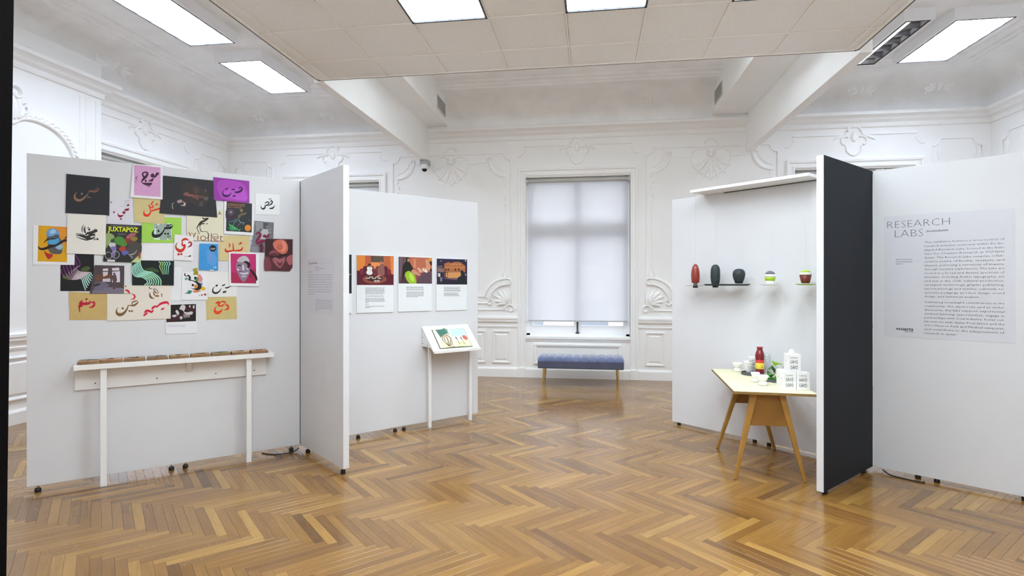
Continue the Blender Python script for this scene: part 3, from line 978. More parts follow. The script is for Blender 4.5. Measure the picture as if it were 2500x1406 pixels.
surface_light(4.04, 4.65, 4.6, 5.82, 'lit box light nearer the doorway over the text panel')
surface_light(4.04, 4.65, 2.4, 3.62, 'lit box light beside the door over the text panel')
for k_, (xb_, wb_) in enumerate(((-1.70, 'beside the left duct'), (-0.50, 'in the middle of the bay'), (0.75, 'beside the right duct'))):
    surface_light(xb_, xb_ + 0.61, 5.60, 6.82, 'lit box light above the dropped ceiling edge, ' + wb_, diff=BAY)
surface_light(3.50, 3.76, 6.80, 8.06, 'narrow unlit grey louvre light beside the dropped ceiling', lit=False, strip=True)

# dome security camera under the left beam end
r = tag(empty('security_camera', (-2.76, 8.93, 3.57)), 'small white dome security camera under the left beam end', 'camera')
mb = MB(); mb.box(-0.07, 0.07, -0.06, 0.09, -0.045, 0.03); mb.build('bracket', mat('bracket_grey', (0.42, 0.42, 0.42), rough=0.5), r, bevel=0.006)
mb = MB(); mb.lathe([(0.055, 0), (0.062, -0.01), (0.062, -0.055), (0.048, -0.075), (0.044, -0.075)], 24, (0, -0.02, -0.045)); mb.build('housing', WOODWHITE, r)
mb = MB(); mb.lathe([(0.044, 0), (0.042, -0.018), (0.03, -0.036), (0.012, -0.044), (0.0, -0.045)], 20, (0, -0.02, -0.120)); mb.build('dome', mat('dome_black', (0.015, 0.015, 0.018), rough=0.1), r)

# ================================================================== DISPLAY PANELS
def caster(parent, u, y, gap):
    mb = MB()
    mb.tube([(u, y, gap + 0.002), (u, y, 0.022)], 0.006, 8)
    c = mb.build('caster', METAL, parent)
    mb = MB()
    mb.lathe([(0.010, 0.030), (0.019, 0.024), (0.021, 0.006), (0.018, 0.0)], 14, (u, y, 0))
    mb.build('foot_pad', BLACK, c)
def display_panel(fr, z0, z1, label, th=0.05, front=PANEL, feet=(), trim=None, L=None):
    L = L or fr.L
    r = tag(empty('display_panel', fr.o, fr.rz), label, 'display panel', 'freestanding display panels')
    mb = MB(); mb.box(0.0, L, 0.0, th, z0, z1)
    if front is not PANEL:
        mb.m[2] = 1
    mb.build('board', [PANEL, front], r, bevel=0.002)
    for u in feet:
        caster(r, u, th * 0.5, z0)
    return r
pA = display_panel(A, 0.05, 2.487, 'long white panel covered with overlapping posters', feet=(0.06, 0.90, 1.0, 1.84), L=A.L - 0.004)
gk = MB(); gk.box(A.L - 0.004, A.L + 0.005, 0.010, 0.046, 0.055, 2.482); gk.build('joint_gasket', BLACK, pA)
pB = display_panel(B, 0.05, 2.487, 'narrow white panel fin with a small faded text sheet', feet=(0.12, 0.86))
pC = display_panel(C_, 0.05, 2.468, 'white panel with three picture boards and book stand', feet=(0.5, 0.90, 1.0, 1.84))
pC.location = C_.pt(0.06, 0, 0)
pD = display_panel(D, 0.03, 2.455, 'white panel behind the wooden table with suspended vessels', feet=(0.07, 0.92, 1.06, 1.8), L=D.L - 0.05)
pE = display_panel(E, 0.03, 2.463, 'charcoal faced panel fin with white edge', front=CHAR, feet=(0.08, 0.80), L=E.L - 0.004)
pF = display_panel(F, 0.03, 2.463, 'white panel carrying the exhibition introduction text', feet=(0.30, 0.42, 0.92, 1.75))
# cables on the floor at the panel joints
def cable(pts, label):
    mb = MB(); mb.tube(smooth_path(pts, 5), 0.005, 6)
    tag(mb.build('cable', BLACK), label, 'cable')
cable([(-2.95, 4.62, 0.006), (-2.84, 4.60, 0.006), (-2.74, 4.62, 0.008), (-2.68, 4.69, 0.012), (-2.66, 4.74, 0.03)], 'thin black cable on the floor at the corner of poster panel and fin')
cable([(2.33, 4.86, 0.03), (2.36, 4.80, 0.008), (2.44, 4.72, 0.006), (2.52, 4.66, 0.006), (2.54, 4.69, 0.006)], 'thin black cable on the floor where charcoal fin meets text panel')
tp = MB(); tp.box(0.02, 0.075, -0.004, 0.054, 2.4635, 2.470)
tag(tp.build('joint_clip', WOODWHITE, loc=F.o, rz=F.rz), 'small white clip on top of the text panel joint', 'clip')

# ================================================================== SHELF WITH BLOCKS ON THE POSTER PANEL
r = tag(empty('wall_shelf', A.pt(0, 0, 0), A.rz), 'long narrow white shelf on two legs against the poster panel', 'shelf')
mb = MB(); mb.box(0.277, 1.660, -0.145, -0.001, 0.893, 0.931); mb.build('shelf_board', WOODWHITE, r, bevel=0.002)
mb = MB(); mb.box(0.277, 1.618, -0.020, -0.001, 0.728, 0.892); bk = mb.build('back_rail', WOODWHITE, r, bevel=0.0015)
for u in (0.40, 0.80, 1.22, 1.52):
    s_ = MB(); s_.lathe([(0.0045, 0), (0.0045, 0.002), (0.0, 0.002)], 8); q = s_.build('screw', BLACK, bk, loc=(u, -0.0205, 0.772), rot=(PI / 2, 0, 0))
for u in (0.455, 1.462):
    mb = MB(); mb.box(u - 0.020, u + 0.020, -0.125, -0.085, 0, 0.893); mb.build('leg', WOODWHITE, r, bevel=0.002)
mb = MB(); mb.add([(1.0, -0.021, 0.892), (1.04, -0.021, 0.892), (1.04, -0.10, 0.892), (1.0, -0.10, 0.892), (1.0, -0.021, 0.80), (1.04, -0.021, 0.80)], [(0, 3, 2, 1), (0, 4, 3), (1, 2, 5), (3, 4, 5, 2)])
mb.build('bracket', WOODWHITE, r)
BLKW = mat('block_wood', '#8a6a4a', rough=0.6, noise=0.25, nscale=25)
BLKT = mat('block_top', '#b08f72', rough=0.6, noise=0.3, nscale=18)
BLKD = mat('block_ink', '#3a2c26', rough=0.6)
desc = ['first from the open end', 'second from the open end', 'third from the open end', 'fourth from the open end', 'at the middle of the row', 'fourth from the corner end', 'third from the corner end', 'second from the corner end', 'last, nearest the panel corner']
tops = ['#b39478', '#b98c6e', '#a98a72', '#8f8474', '#b09a76', '#a98460', '#8f8a62', '#c3a184', '#b98a6a']
xs_ = [214, 468, 727, 981, 1224, 1458, 1684, 1902, 2112]
ys_ = [243, 227, 208, 190, 172, 157, 140, 124, 108]
us_ = [A.uv(140 + x / 4.464, 840 + y / 4.464, 0.125)[0] for x, y in zip(xs_, ys_)]
for k in range(9):
    c0 = us_[k]
    c1 = c0 + 0.93 * ((us_[8] - us_[0]) / 8)
    w_ = c1 - c0
    o = empty('wood_block', A.pt((c0 + c1) / 2, 0.075, 0.9312), A.rz + rnd.uniform(-0.012, 0.012))
    tag(o, 'flat carved wooden printing block on the shelf, ' + desc[k], 'wood block', 'carved wooden blocks on the long shelf')
    mb = MB(); mb.box(-w_ / 2, w_ / 2, -0.050, 0.050, 0, 0.020); mb.build('base', BLKW, o, bevel=0.002)
    mb = MB(); mb.box(-w_ / 2 + 0.003, w_ / 2 - 0.003, -0.047, 0.047, 0.0202, 0.026); mb.build('face', mat('block_face_%d' % k, tops[k], rough=0.6, noise=0.25, nscale=20), o, bevel=0.0015)
    mb = MB()
    for q in range(3):
        a0 = rnd.uniform(0, 2 * PI)
        cx, cy = rnd.uniform(-0.02, 0.02) * 1.2, rnd.uniform(-0.015, 0.015)
        pts_ = [(cx + 0.035 * (t - 0.5) * 2 * math.cos(a0 * 0.3) , 0, cy + 0.025 * math.sin(t * 3 + a0)) for t in [i / 8 for i in range(9)]]
        tmp = MB(); tmp.relief([(p[0], p[2]) for p in pts_], [0.002 + 0.012 * math.sin(PI * i / 8) for i in range(9)], 0.003)
        mb.add([(x, z, 0.026 - y) for x, y, z in tmp.v], tmp.f)
    mb.build('carving', BLKD, o)

# ================================================================== BOOK STAND ON THE PICTURE PANEL
r = tag(empty('book_stand', C_.o, C_.rz), 'white sloping book stand on two thin legs', 'book stand')
U0, U1 = 1.258, 1.842
def slope(t): return (-0.25 * t, 1.077 - 0.245 * t)         # y, z down the slope
mb = MB()
(ya, za), (yb, zb) = (-0.002, 1.079), (-0.262, 0.824)
nx_, nz_ = (za - zb), -(ya - yb)
ln_ = math.hypot(ya - yb, za - zb)
ny, nz = -(za - zb) / ln_, (ya - yb) / ln_                  # outward normal of the slope
ny, nz = (-abs(ny), abs(nz))
t_ = 0.016
mb.add([(u, y + dy, z + dz) for u in (U0, U1) for (y, z, dy, dz) in ((ya, za, 0, 0), (yb, zb, 0, 0), (yb, zb, -ny * t_, -nz * t_), (ya, za, 0, -nz * t_ * 2))],
       [(0, 3, 2, 1), (4, 5, 6, 7), (0, 1, 5, 4), (1, 2, 6, 5), (2, 3, 7, 6), (3, 0, 4, 7)])
mb.build('sloping_top', WOODWHITE, r, bevel=0.0015)
mb = MB(); mb.box(U0, U1, yb - 0.012, yb + 0.004, zb - 0.012, zb + 0.016); mb.build('ledge', WOODWHITE, r, bevel=0.0015)
for u in (U0 + 0.002, U1 - 0.020):
    mb = MB()
    prof_ = [(-0.002, 1.05), (-0.002, 0.868), (-0.165, 0.868), (-0.215, 0.845)]
    mb.add([(x, y, z) for x in (u, u + 0.018) for y, z in prof_], [(0, 1, 2, 3), (7, 6, 5, 4), (0, 4, 5, 1), (1, 5, 6, 2), (2, 6, 7, 3), (3, 7, 4, 0)])
    ch = mb.build('side_cheek', WOODWHITE, r)
    for y_, z_ in ((-0.02, 0.965), (-0.02, 0.90), (-0.12, 0.885)):
        s_ = MB(); s_.lathe([(0.005, 0), (0.005, 0.002), (0.0, 0.002)], 8); s_.build('screw', BLACK, ch, loc=(u - 0.0005, y_, z_), rot=(0, -PI / 2, 0))
for u in (1.325, 1.845):
    mb = MB(); mb.box(u - 0.016, u + 0.016, -0.066, -0.034, 0, 0.93 if u < 1.5 else 0.93); mb.build('leg', WOODWHITE, r, bevel=0.002)
# the open book on it: lies in the slope plane
SN = (C_.d * 0 - C_.b * abs(ny) + Vector((0, 0, abs(nz)))).normalized()
SO = C_.pt(U0, 0.002, 1.079)
SX = C_.d
SY = SN.cross(SX)
def on_slope(x, y):
    Pp = at_plane(x, y, SO, SN) - SO
    return (Pp.dot(SX), Pp.dot(SY))
def z5(x, y): return (1000 + x / 5.02, 780 + y / 5.02)
bq = [on_slope(*z5(*p)) for p in ((268, 130), (660, 112), (770, 332), (372, 362))]
bk_c = ((bq[0][0] + bq[2][0]) / 2, (bq[0][1] + bq[2][1]) / 2)
book = tag(empty('open_book'), 'open illustrated picture book on the white stand', 'book')
book.matrix_world = Matrix(((SX.x, SY.x, SN.x, 0), (SX.y, SY.y, SN.y, 0), (SX.z, SY.z, SN.z, 0), (0, 0, 0, 1)))
book.location = SO
mb = MB()
hull = [bq[3], bq[2], bq[1], bq[0]]
mb.prism(hull, 0.001, 0.006)
mb.build('cover', mat('book_cover', '#5b5a44', rough=0.6), book)
def bil(q, s, t):
    return tuple((q[0][i] * (1 - s) + q[1][i] * s) * (1 - t) + (q[3][i] * (1 - s) + q[2][i] * s) * t for i in (0, 1))
SPINE = 0.47
def page_h(s):
    d = s - SPINE
    return 0.008 + (0.022 * math.exp(-((d + 0.10) / 0.10) ** 2) + 0.008 * math.exp(-((d - 0.12) / 0.14) ** 2)) - 0.010 * math.exp(-(d / 0.022) ** 2)
mb = MB()
nS, nT = 28, 4
for half, (s0, s1) in enumerate(((0.015, SPINE), (SPINE, 0.985))):
    v = []
    for i in range(nS + 1):
        s = s0 + (s1 - s0) * i / nS
        for j in range(nT + 1):
            x, y = bil(bq, s, 0.02 + 0.96 * j / nT)
            v.append((x, y, page_h(s)))
    f = [(i * (nT + 1) + j, i * (nT + 1) + j + 1, (i + 1) * (nT + 1) + j + 1, (i + 1) * (nT + 1) + j) for i in range(nS) for j in range(nT)]
    mb.add(v, f, half, True)
    # page edges down to the cover
    ed = [i * (nT + 1) + nT for i in range(nS + 1)]
    vv2 = [v[k] for k in ed] + [(v[k][0], v[k][1], 0.006) for k in ed]
    mb.add(vv2, [(k, nS + 1 + k, nS + 2 + k, k + 1) for k in range(nS)], 2)
pages = mb.build('pages', [mat('page_cream', '#ece4c8', rough=0.6), mat('page_sky', '#d9e6df', rough=0.6), mat('page_edge', '#d8cfae', rough=0.8)], book)
ill = MB()
illm = ['#3f7363', '#e6ecd8', '#6f5a48', '#d9b5a0', '#c46a5c', '#e4dcb0', '#b9d6d4', '#7b6b3c', '#dfe6d6']
def on_page(poly, m, lift=0.0012):
    """flat print that follows the page (polygon in book s,t coordinates)"""
    pts_ = []
    for k in range(len(poly)):
        a, b = poly[k], poly[(k + 1) % len(poly)]
        for i in range(4):
            pts_.append((a[0] + (b[0] - a[0]) * i / 4, a[1] + (b[1] - a[1]) * i / 4))
    cs = sum(p[0] for p in pts_) / len(pts_); ct = sum(p[1] for p in pts_) / len(pts_)
    rings_ = []
    for kk in (1.0, 0.66, 0.33, 0.01):
        rings_.append([(*bil(bq, cs + (p[0] - cs) * kk, ct + (p[1] - ct) * kk), page_h(cs + (p[0] - cs) * kk) + lift) for p in pts_])
    ill.rings(rings_, closed=True, m=m, fill_last=True)
on_page([(0.10, 0.03), (0.44, 0.03), (0.455, 0.40), (0.36, 0.32), (0.24, 0.34), (0.16, 0.46)], 0)
on_page([(0.5, 0.03), (0.97, 0.03), (0.97, 0.42), (0.5, 0.45)], 6)
on_page([(0.5, 0.40), (0.97, 0.36), (0.97, 0.74), (0.5, 0.76)], 8)
on_page([(0.5, 0.70), (0.97, 0.64), (0.97, 0.97), (0.5, 0.97)], 5, 0.0014)
on_page([(0.10, 0.70), (0.44, 0.66), (0.44, 0.97), (0.10, 0.97)], 5, 0.0010)
on_page([(0.22, 0.40), (0.28, 0.33), (0.34, 0.40), (0.30, 0.50), (0.24, 0.48)], 3, 0.002)
for x0_, x1_ in ((0.16, 0.26), (0.22, 0.27), (0.30, 0.28), (0.38, 0.30), (0.42, 0.34)):
    on_page([(x0_, 0.55), (x0_ + 0.02, 0.55), (x1_ + 0.02, 0.95), (x1_, 0.95)], 2, 0.002)
    on_page([(x1_ - 0.03, 0.35), (x1_ - 0.01, 0.35), (x0_ + 0.02, 0.56), (x0_, 0.56)], 2, 0.002)
on_page([(0.82, 0.42), (0.90, 0.38), (0.96, 0.48), (0.96, 0.62), (0.88, 0.66), (0.82, 0.56)], 4, 0.002)
for xx in (0.57, 0.73):
    on_page([(xx, 0.50), (xx + 0.04, 0.46), (xx + 0.05, 0.60), (xx + 0.03, 0.66)], 2, 0.002)
    on_page([(xx + 0.02, 0.66), (xx + 0.035, 0.66), (xx + 0.07, 0.88), (xx + 0.05, 0.88)], 7, 0.002)
ill.build('illustration', [mat('ill_' + c[1:], c, rough=0.6) for c in illm], pages)

# ================================================================== BENCH
bx0, bx1, by0, by1 = -0.808, 0.468, 8.27, 8.77
bench = tag(empty('bench', ((bx0 + bx1) / 2, (by0 + by1) / 2, 0)), 'blue velvet channel tufted bench with brass legs under the window', 'bench')
VELV = mat('blue_velvet', '#6c7699', rough=0.85, spec=0.2, sheen=0.8, noise=0.12, nscale=5)
VELD = mat('velvet_side', '#55576b', rough=0.85, spec=0.2, sheen=0.5, noise=0.15, nscale=5)
hw_, hd_ = (bx1 - bx0) / 2, (by1 - by0) / 2
mb = MB(); mb.box(-hw_, hw_, -hd_, hd_, 0.268, 0.385); mb.build('base_cushion', VELD, bench, bevel=0.018, seg=3)
for k in range(10):
    x0_ = -hw_ + 2 * hw_ * k / 10
    wd_ = 2 * hw_ / 10
    mb = MB()
    n1, rl = 14, []
    prof_ = [(-hd_ - 0.002, 0.375), (-hd_ - 0.004, 0.400), (-hd_ + 0.010, 0.425), (-hd_ + 0.045, 0.440), (-hd_ * 0.5, 0.448), (0, 0.450), (hd_ * 0.5, 0.448), (hd_ - 0.045, 0.440), (hd_ - 0.01, 0.425), (hd_, 0.40), (hd_, 0.375)]
    for i in range(n1 + 1):
        t = i / n1
        puff = math.sqrt(max(0.0, 1 - (2 * t - 1) ** 2)) ** 0.8
        rl.append([(x0_ + wd_ * t, y + (0.012 if y < -hd_ + 0.02 else 0) * (1 - puff), z - 0.030 * (1 - puff) * (1 if z > 0.38 else 0)) for y, z in prof_])
    mb.rings(rl, smooth=True)
    mb.build('tufted_channel', VELV, bench)
for sx in (-1, 1):
    for sy in (-1, 1):
        mb = MB()
        a = (sx * (hw_ - 0.09), sy * (hd_ - 0.07), 0.27)
        b = (sx * (hw_ - 0.075), sy * (hd_ - 0.055), 0.0)
        mb.tube([a, b], [0.019, 0.009], 14); mb.build('leg', mat('brass', (0.72, 0.53, 0.20), rough=0.25, metal=1), bench)

# ================================================================== TABLE
PLY = mat('table_top_laminate', '#ddd6b6', rough=0.45, noise=0.03, nscale=4)
PLYE = mat('ply_edge', '#8d713f', rough=0.6, noise=0.2, nscale=40)
OAKL = mat('table_oak', '#a67c3c', rough=0.5, noise=0.18, nscale=9)
OAKP = mat('table_apron_veneer', '#8a6128', rough=0.55, noise=0.2, nscale=7)
TH = 0.70
tb = tag(empty('trestle_table', (1.40, 5.0, 0)), 'plywood topped table on splayed oak trestle legs', 'table')
top = [(1.092, 4.495), (1.692, 4.453), (1.712, 5.40), (1.43, 5.675), (1.166, 5.664)]
mb = MB(); mb.prism([(x - 1.4, y - 5.0) for x, y in top], TH - 0.020, TH, 0, 1); mb.build('table_top', [PLY, PLYE], tb)
def trestle(y, xl0, xl1, xr0, xr1):
    """xl0, xr0 feet; xl1, xr1 leg heads"""
    for a, b in ((xl0, xl1), (xr0, xr1)):
        mb = MB(); mb.bar((b - 1.4, y - 5, TH - 0.021), (a - 1.4, y - 5, 0.0), 0.048, 0.026, 0.044, 0.026)
        mb.build('leg', OAKL, tb, bevel=0.006, seg=3)
    mb = MB()
    z0_, z1_ = 0.43, TH - 0.022
    def xa(z, f0, f1): return f0 + (f1 - f0) * z / (TH - 0.02)
    pl = [(xa(z0_, xl0, xl1) + 0.012, z0_), (xa(z0_, xr0, xr1) - 0.012, z0_), (xa(z1_, xr0, xr1) - 0.012, z1_), (xa(z1_, xl0, xl1) + 0.012, z1_)]
    mb.add([(x - 1.4, yy, z) for yy in (y - 5 - 0.010, y - 5 + 0.010) for x, z in pl], [(0, 1, 2, 3), (7, 6, 5, 4), (0, 4, 5, 1), (1, 5, 6, 2), (2, 6, 7, 3), (3, 7, 4, 0)])
    mb.build('apron', OAKP, tb)
trestle(4.545, 1.112, 1.252, 1.628, 1.455)
trestle(5.385, 1.160, 1.375, 1.668, 1.480)

# ------------------------------------------------------------------ things on the table
def spot(x, y, h=TH):
    p = at_height(1780 + x / 10.04, 830 + y / 10.04, h)
    return (p.x, p.y, h)
CERW = mat('white_porcelain', (0.84, 0.84, 0.83), rough=0.25, coat=0.3)
TRAYM = mat('slate_tray', '#565a5e', rough=0.55, noise=0.1, nscale=30)
# juice bottle
bt = tag(empty('bottle', spot(752, 848)), 'red juice bottle with yellow and coral label', 'bottle')
REDG = mat('red_juice_glass', '#7c1420', rough=0.12, coat=0.6)
mb = MB(); mb.lathe([(0.034, 0), (0.040, 0.005), (0.041, 0.02), (0.036, 0.045), (0.0365, 0.05), (0.0365, 0.125), (0.038, 0.135), (0.040, 0.155), (0.0405, 0.17), (0.037, 0.19), (0.029, 0.21), (0.0245, 0.222), (0.0235, 0.236), (0.026, 0.240)], 28); mb.build('body', REDG, bt)
mb = MB(); mb.lathe([(0.026, 0.2402), (0.027, 0.241), (0.027, 0.247), (0.024, 0.249), (0.0, 0.249)], 24); mb.build('cap', mat('bottle_cap_red', '#b3404c', rough=0.4), bt)
mb = MB(); mb.lathe([(0.0369, 0.048), (0.0372, 0.049), (0.0372, 0.102), (0.0369, 0.103)], 28); lb = mb.build('label_band', mat('label_yellow', '#e8cf4a', rough=0.5), bt)
mb = MB(); mb.lathe([(0.0369, 0.104), (0.0372, 0.105), (0.0372, 0.134), (0.0369, 0.135)], 28); mb.build('label_band', mat('label_coral', '#d9413f', rough=0.5), bt)
mb = MB(); mb.lathe([(0.007, 0), (0.007, 0.0008), (0, 0.0008)], 10); mb.build('label_mark', ink('#b8a24a'), lb, loc=(0.008, -0.0368, 0.068), rot=(PI / 2, 0, 0))
# cups and bowls
def cup(name, loc, prof, label, cat, parts=()):
    o = tag(empty(name, loc), label, cat, 'white porcelain on the table')
    for nm, pr in prof:
        mb = MB(); mb.lathe(pr, 28); mb.build(nm, CERW, o)
    return o
foot = [(0.022, 0), (0.033, 0.003), (0.035, 0.016), (0.030, 0.026), (0.026, 0.032), (0.0, 0.033)]
bowl = [(0.024, 0.033), (0.026, 0.036), (0.034, 0.046), (0.039, 0.058), (0.046, 0.076), (0.046, 0.082), (0.043, 0.082), (0.036, 0.062), (0.0, 0.050)]
cup('footed_bowl', spot(205, 770), [('foot', foot), ('bowl', bowl)], 'white footed bowl at the far table corner', 'bowl')
rid = []
for k in range(5):
    rid += [(0.030 + 0.002 * k, 0.026 + 0.014 * k), (0.033 + 0.002 * k, 0.030 + 0.014 * k), (0.033 + 0.002 * k, 0.036 + 0.014 * k)]
# round slate trays
def tray(loc, rad, label):
    o = tag(empty('tray', loc), label, 'tray', 'slate trays on the table')
    mb = MB(); mb.lathe([(rad * 0.94, 0), (rad, 0.004), (rad, 0.022), (rad * 0.95, 0.022), (rad * 0.93, 0.008), (0.0, 0.007)], 12, smooth=False); mb.build('dish', TRAYM, o)
    return o
tray(spot(575, 845), 0.100, 'round slate tray under the red bottle')
tray(spot(1110, 1015), 0.075, 'round slate tray under the green leaf forms')
zt = TH + 0.0075
p_ = spot(470, 800)
cup('ribbed_cup', (p_[0], p_[1], zt), [('body', [(0.028, 0), (0.031, 0.004), (0.030, 0.02)] + rid + [(0.040, 0.10), (0.037, 0.10), (0.03, 0.05), (0.0, 0.04)])], 'white ribbed cup standing in the slate tray beside the bottle', 'cup')
bt.location.z = zt
cup('footed_bowl', spot(818, 1110), [('foot', foot), ('bowl', bowl)], 'white footed bowl at the front of the table', 'bowl')
cup('footed_bowl', spot(645, 1030), [('foot', [(r * 0.8, z) for r, z in foot]), ('bowl', [(r * 0.8, z) for r, z in bowl])], 'smaller white footed bowl half hidden behind the front bowl', 'bowl')
# clear jar behind the bottle
def clear_mat():
    m = bpy.data.materials.new('clear_jar_glass'); m.use_nodes = True
    nt = m.node_tree; nt.nodes.remove(nt.nodes['Principled BSDF'])
    t = nt.nodes.new('ShaderNodeBsdfTransparent'); t.inputs[0].default_value = (0.95, 0.965, 0.97, 1)
    g = nt.nodes.new('ShaderNodeBsdfGlossy'); g.inputs['Roughness'].default_value = 0.05
    x = nt.nodes.new('ShaderNodeMixShader'); x.inputs[0].default_value = 0.10
    nt.links.new(t.outputs[0], x.inputs[1]); nt.links.new(g.outputs[0], x.inputs[2])
    nt.links.new(x.outputs[0], nt.nodes['Material Output'].inputs[0])
    return m
CLEAR = clear_mat()
o = tag(empty('glass_jar', (1.610, 5.43, TH)), 'clear stacked glass jar half hidden behind the red bottle', 'jar')
mb = MB(); mb.lathe([(0.030, 0), (0.036, 0.004), (0.037, 0.08), (0.033, 0.09), (0.033, 0.10), (0.036, 0.108), (0.036, 0.16), (0.034, 0.162), (0.032, 0.155), (0.032, 0.11), (0.0, 0.10)], 24); mb.build('body', CLEAR, o)
mb = MB(); mb.lathe([(0.037, 0.163), (0.038, 0.166), (0.036, 0.185), (0.0, 0.19)], 24); mb.build('lid', CLEAR, o)
# printed cartons
CART = mat('carton_white', (0.80, 0.80, 0.81), rough=0.5)
CINK = mat('carton_ink', (0.05, 0.05, 0.055), rough=0.6)
def carton(loc, rz, label, l2, l3):
    o = tag(empty('carton', loc, rz), label, 'carton', 'printed white cartons on the table')
    w2, d2, h2 = 0.048, 0.048, 0.137
    mb = MB(); mb.box(-w2, w2, -d2, d2, 0, h2); mb.build('box', CART, o, bevel=0.0015)
    mb = MB(); mb.box(-w2 + 0.002, w2 - 0.002, -d2 + 0.001, d2 - 0.002, h2 + 0.0002, h2 + 0.0016); mb.build('lid_flap', CART, o)
    mb = MB()
    put_text(mb, 'Univ', -0.027, 0.108, width=0.052, size=0.017, y=-d2 - 0.0006)
    put_text(mb, l2, -0.030, 0.068, width=0.056, size=0.034, y=-d2 - 0.0006, thin=0.012)
    put_text(mb, l3, -0.030, 0.024, width=0.056, size=0.036, y=-d2 - 0.0006, thin=0.012)
    mb.build('lettering', CINK, o)
    mb = MB()
    side = MB()
    put_text(side, 'UnivMayo', -0.016, 0.078, width=0.032, size=0.010, y=0)
    for k in range(4):
        side.box(-0.03 + k * 0.018, -0.029 + k * 0.018, -0.0001, 0, 0.008, 0.022 + 0.016 * (k % 2))
    mb.add([(-w2 - 0.0006, -x, z) for x, y, z in side.v], side.f)
    mb.build('side_lettering', CINK, o)
    return o
y_f = 4.612
rz_c = -0.02
carton((1.541, 4.662, TH), rz_c, 'white printed carton, front lower one of the stack beside leaves', '\u00dc\u00c2Y\u00d5', '\u00d6\u00c2F\u00d6')
carton((1.640, 4.660, TH), rz_c, 'white printed carton nearest the charcoal fin', 'H\u00c2Y\u00d5', '\u00dc\u00c2F\u00d4')
carton((1.548, 4.760, TH), rz_c, 'white printed carton directly behind the front lower one', '\u00dc\u00c2Y\u00d5', '\u00d6\u00c2F\u00d6')
carton((1.577, 4.668, TH + 0.1390), rz_c, 'white printed carton on top of the stack', '\u00dc\u00c2Y\u00d5', '\u00d6\u00c2F\u00d4')
cb = carton((1.530, 5.535, TH), 0.05, 'white printed carton at the back behind the slate tray', '\u00dc\u00c2Y\u00d5', '\u00d6\u00c2F\u00d6')
tw = MB()
tw.tube([(-0.05, 0, 0.10), (-0.02, 0, 0.098), (0.0, 0, 0.104), (0.02, 0, 0.112)], 0.0022, 6)
tw.tube([(-0.012, 0, 0.10), (-0.008, 0, 0.116)], 0.002, 6); tw.tube([(0.0, 0, 0.103), (0.003, 0, 0.088), (0.004, 0.002, 0.0)], [0.002, 0.0018, 0.0014], 6)
tag(tw.build('twig', BLACK, loc=(1.480, 5.470, TH + 0.0)), 'thin dark twig standing before the back carton', 'twig')
cup('lidded_pot', (1.572, 4.672, TH + 0.2780), [('body', [(0.018, 0), (0.022, 0.003), (0.024, 0.016), (0.016, 0.024), (0.014, 0.034), (0.0, 0.036)])], 'tiny white pot on top of the carton stack', 'pot')
# folded green leaf forms
def leaf_form(loc, rz, lean, poly, ridge, col1, col2, label, k=1.0):
    o = tag(empty('leaf_form', loc, rz), label, 'leaf', 'folded leaf forms on the table')
    o.rotation_euler = (lean, 0, rz)
    mb = MB()
    n = len(poly)
    v = [(x * k, 0, z * k) for x, z in poly] + [(x * k, -0.012 * k, z * k) for x, z in ridge]
    a, b = n, n + 1
    for back in (0, 1):
        y_ = 0.0025 * back
        vv3 = [(x, y + y_, z) for x, y, z in v]
        faces = []
        for i in range(n):
            j = (i + 1) % n
            p_i = a if poly[i][1] + poly[j][1] > ridge[0][1] + ridge[1][1] else b
            faces.append((i, j, p_i) if not back else (j, i, p_i))
        mb.add(vv3, faces, 0)
        for i, q in enumerate(mb.f[-n:]):
            mid = (poly[i][0] + poly[(i + 1) % n][0]) / 2
            mb.m[len(mb.m) - n + i] = 0 if mid < ridge[0][0] else 1
    mb.add([v[i] for i in range(n)] + [(v[i][0], 0.0025, v[i][2]) for i in range(n)], [(i, i + n, (i + 1) % n + n, (i + 1) % n) for i in range(n)], 0)
    mb.build('blade', [mat('leaf_' + col1[1:], col1, rough=0.35), mat('leaf_' + col2[1:], col2, rough=0.35)], o)
    sm = MB(); sm.tube([(ridge[1][0] * k, -0.006, ridge[1][1] * k), (0, 0.001, 0.0)], 0.002, 6); sm.build('stalk', mat('leaf_stalk', '#2c4a1a', rough=0.5), o)
    return o
p1_, p2_, p3_ = spot(1050, 985), spot(1060, 1010), spot(1230, 1000)
leaf_form((p1_[0], p1_[1] + 0.03, zt), -0.2, -0.25, [(0, 0.0), (0.036, 0.045), (0.040, 0.085), (0.012, 0.118), (-0.028, 0.075), (-0.030, 0.045)], [(0.008, 0.085), (0.004, 0.04)], '#2f5f22', '#234c1c', 'upright folded dark green leaf on the slate tray', 1.0)
leaf_form((p2_[0], p2_[1], zt), 0.35, -0.55, [(0, 0.0), (0.045, 0.010), (0.050, 0.040), (0.020, 0.065), (-0.020, 0.062), (-0.048, 0.030), (-0.040, 0.008)], [(0.0, 0.048), (0.0, 0.02)], '#2d6a1e', '#4f8f3a', 'low spreading dark green leaf in front on the slate tray', 1.0)
leaf_form((p3_[0] + 0.026, p3_[1] + 0.06, zt), 0.15, -0.15, [(0.01, 0.0), (0.022, 0.06), (0.040, 0.112), (0.010, 0.128), (-0.060, 0.148), (-0.040, 0.105), (-0.008, 0.08)], [(-0.005, 0.12), (0.012, 0.07)], '#86b020', '#6f9a18', 'bright lime green pointed leaf behind the cartons', 1.05)

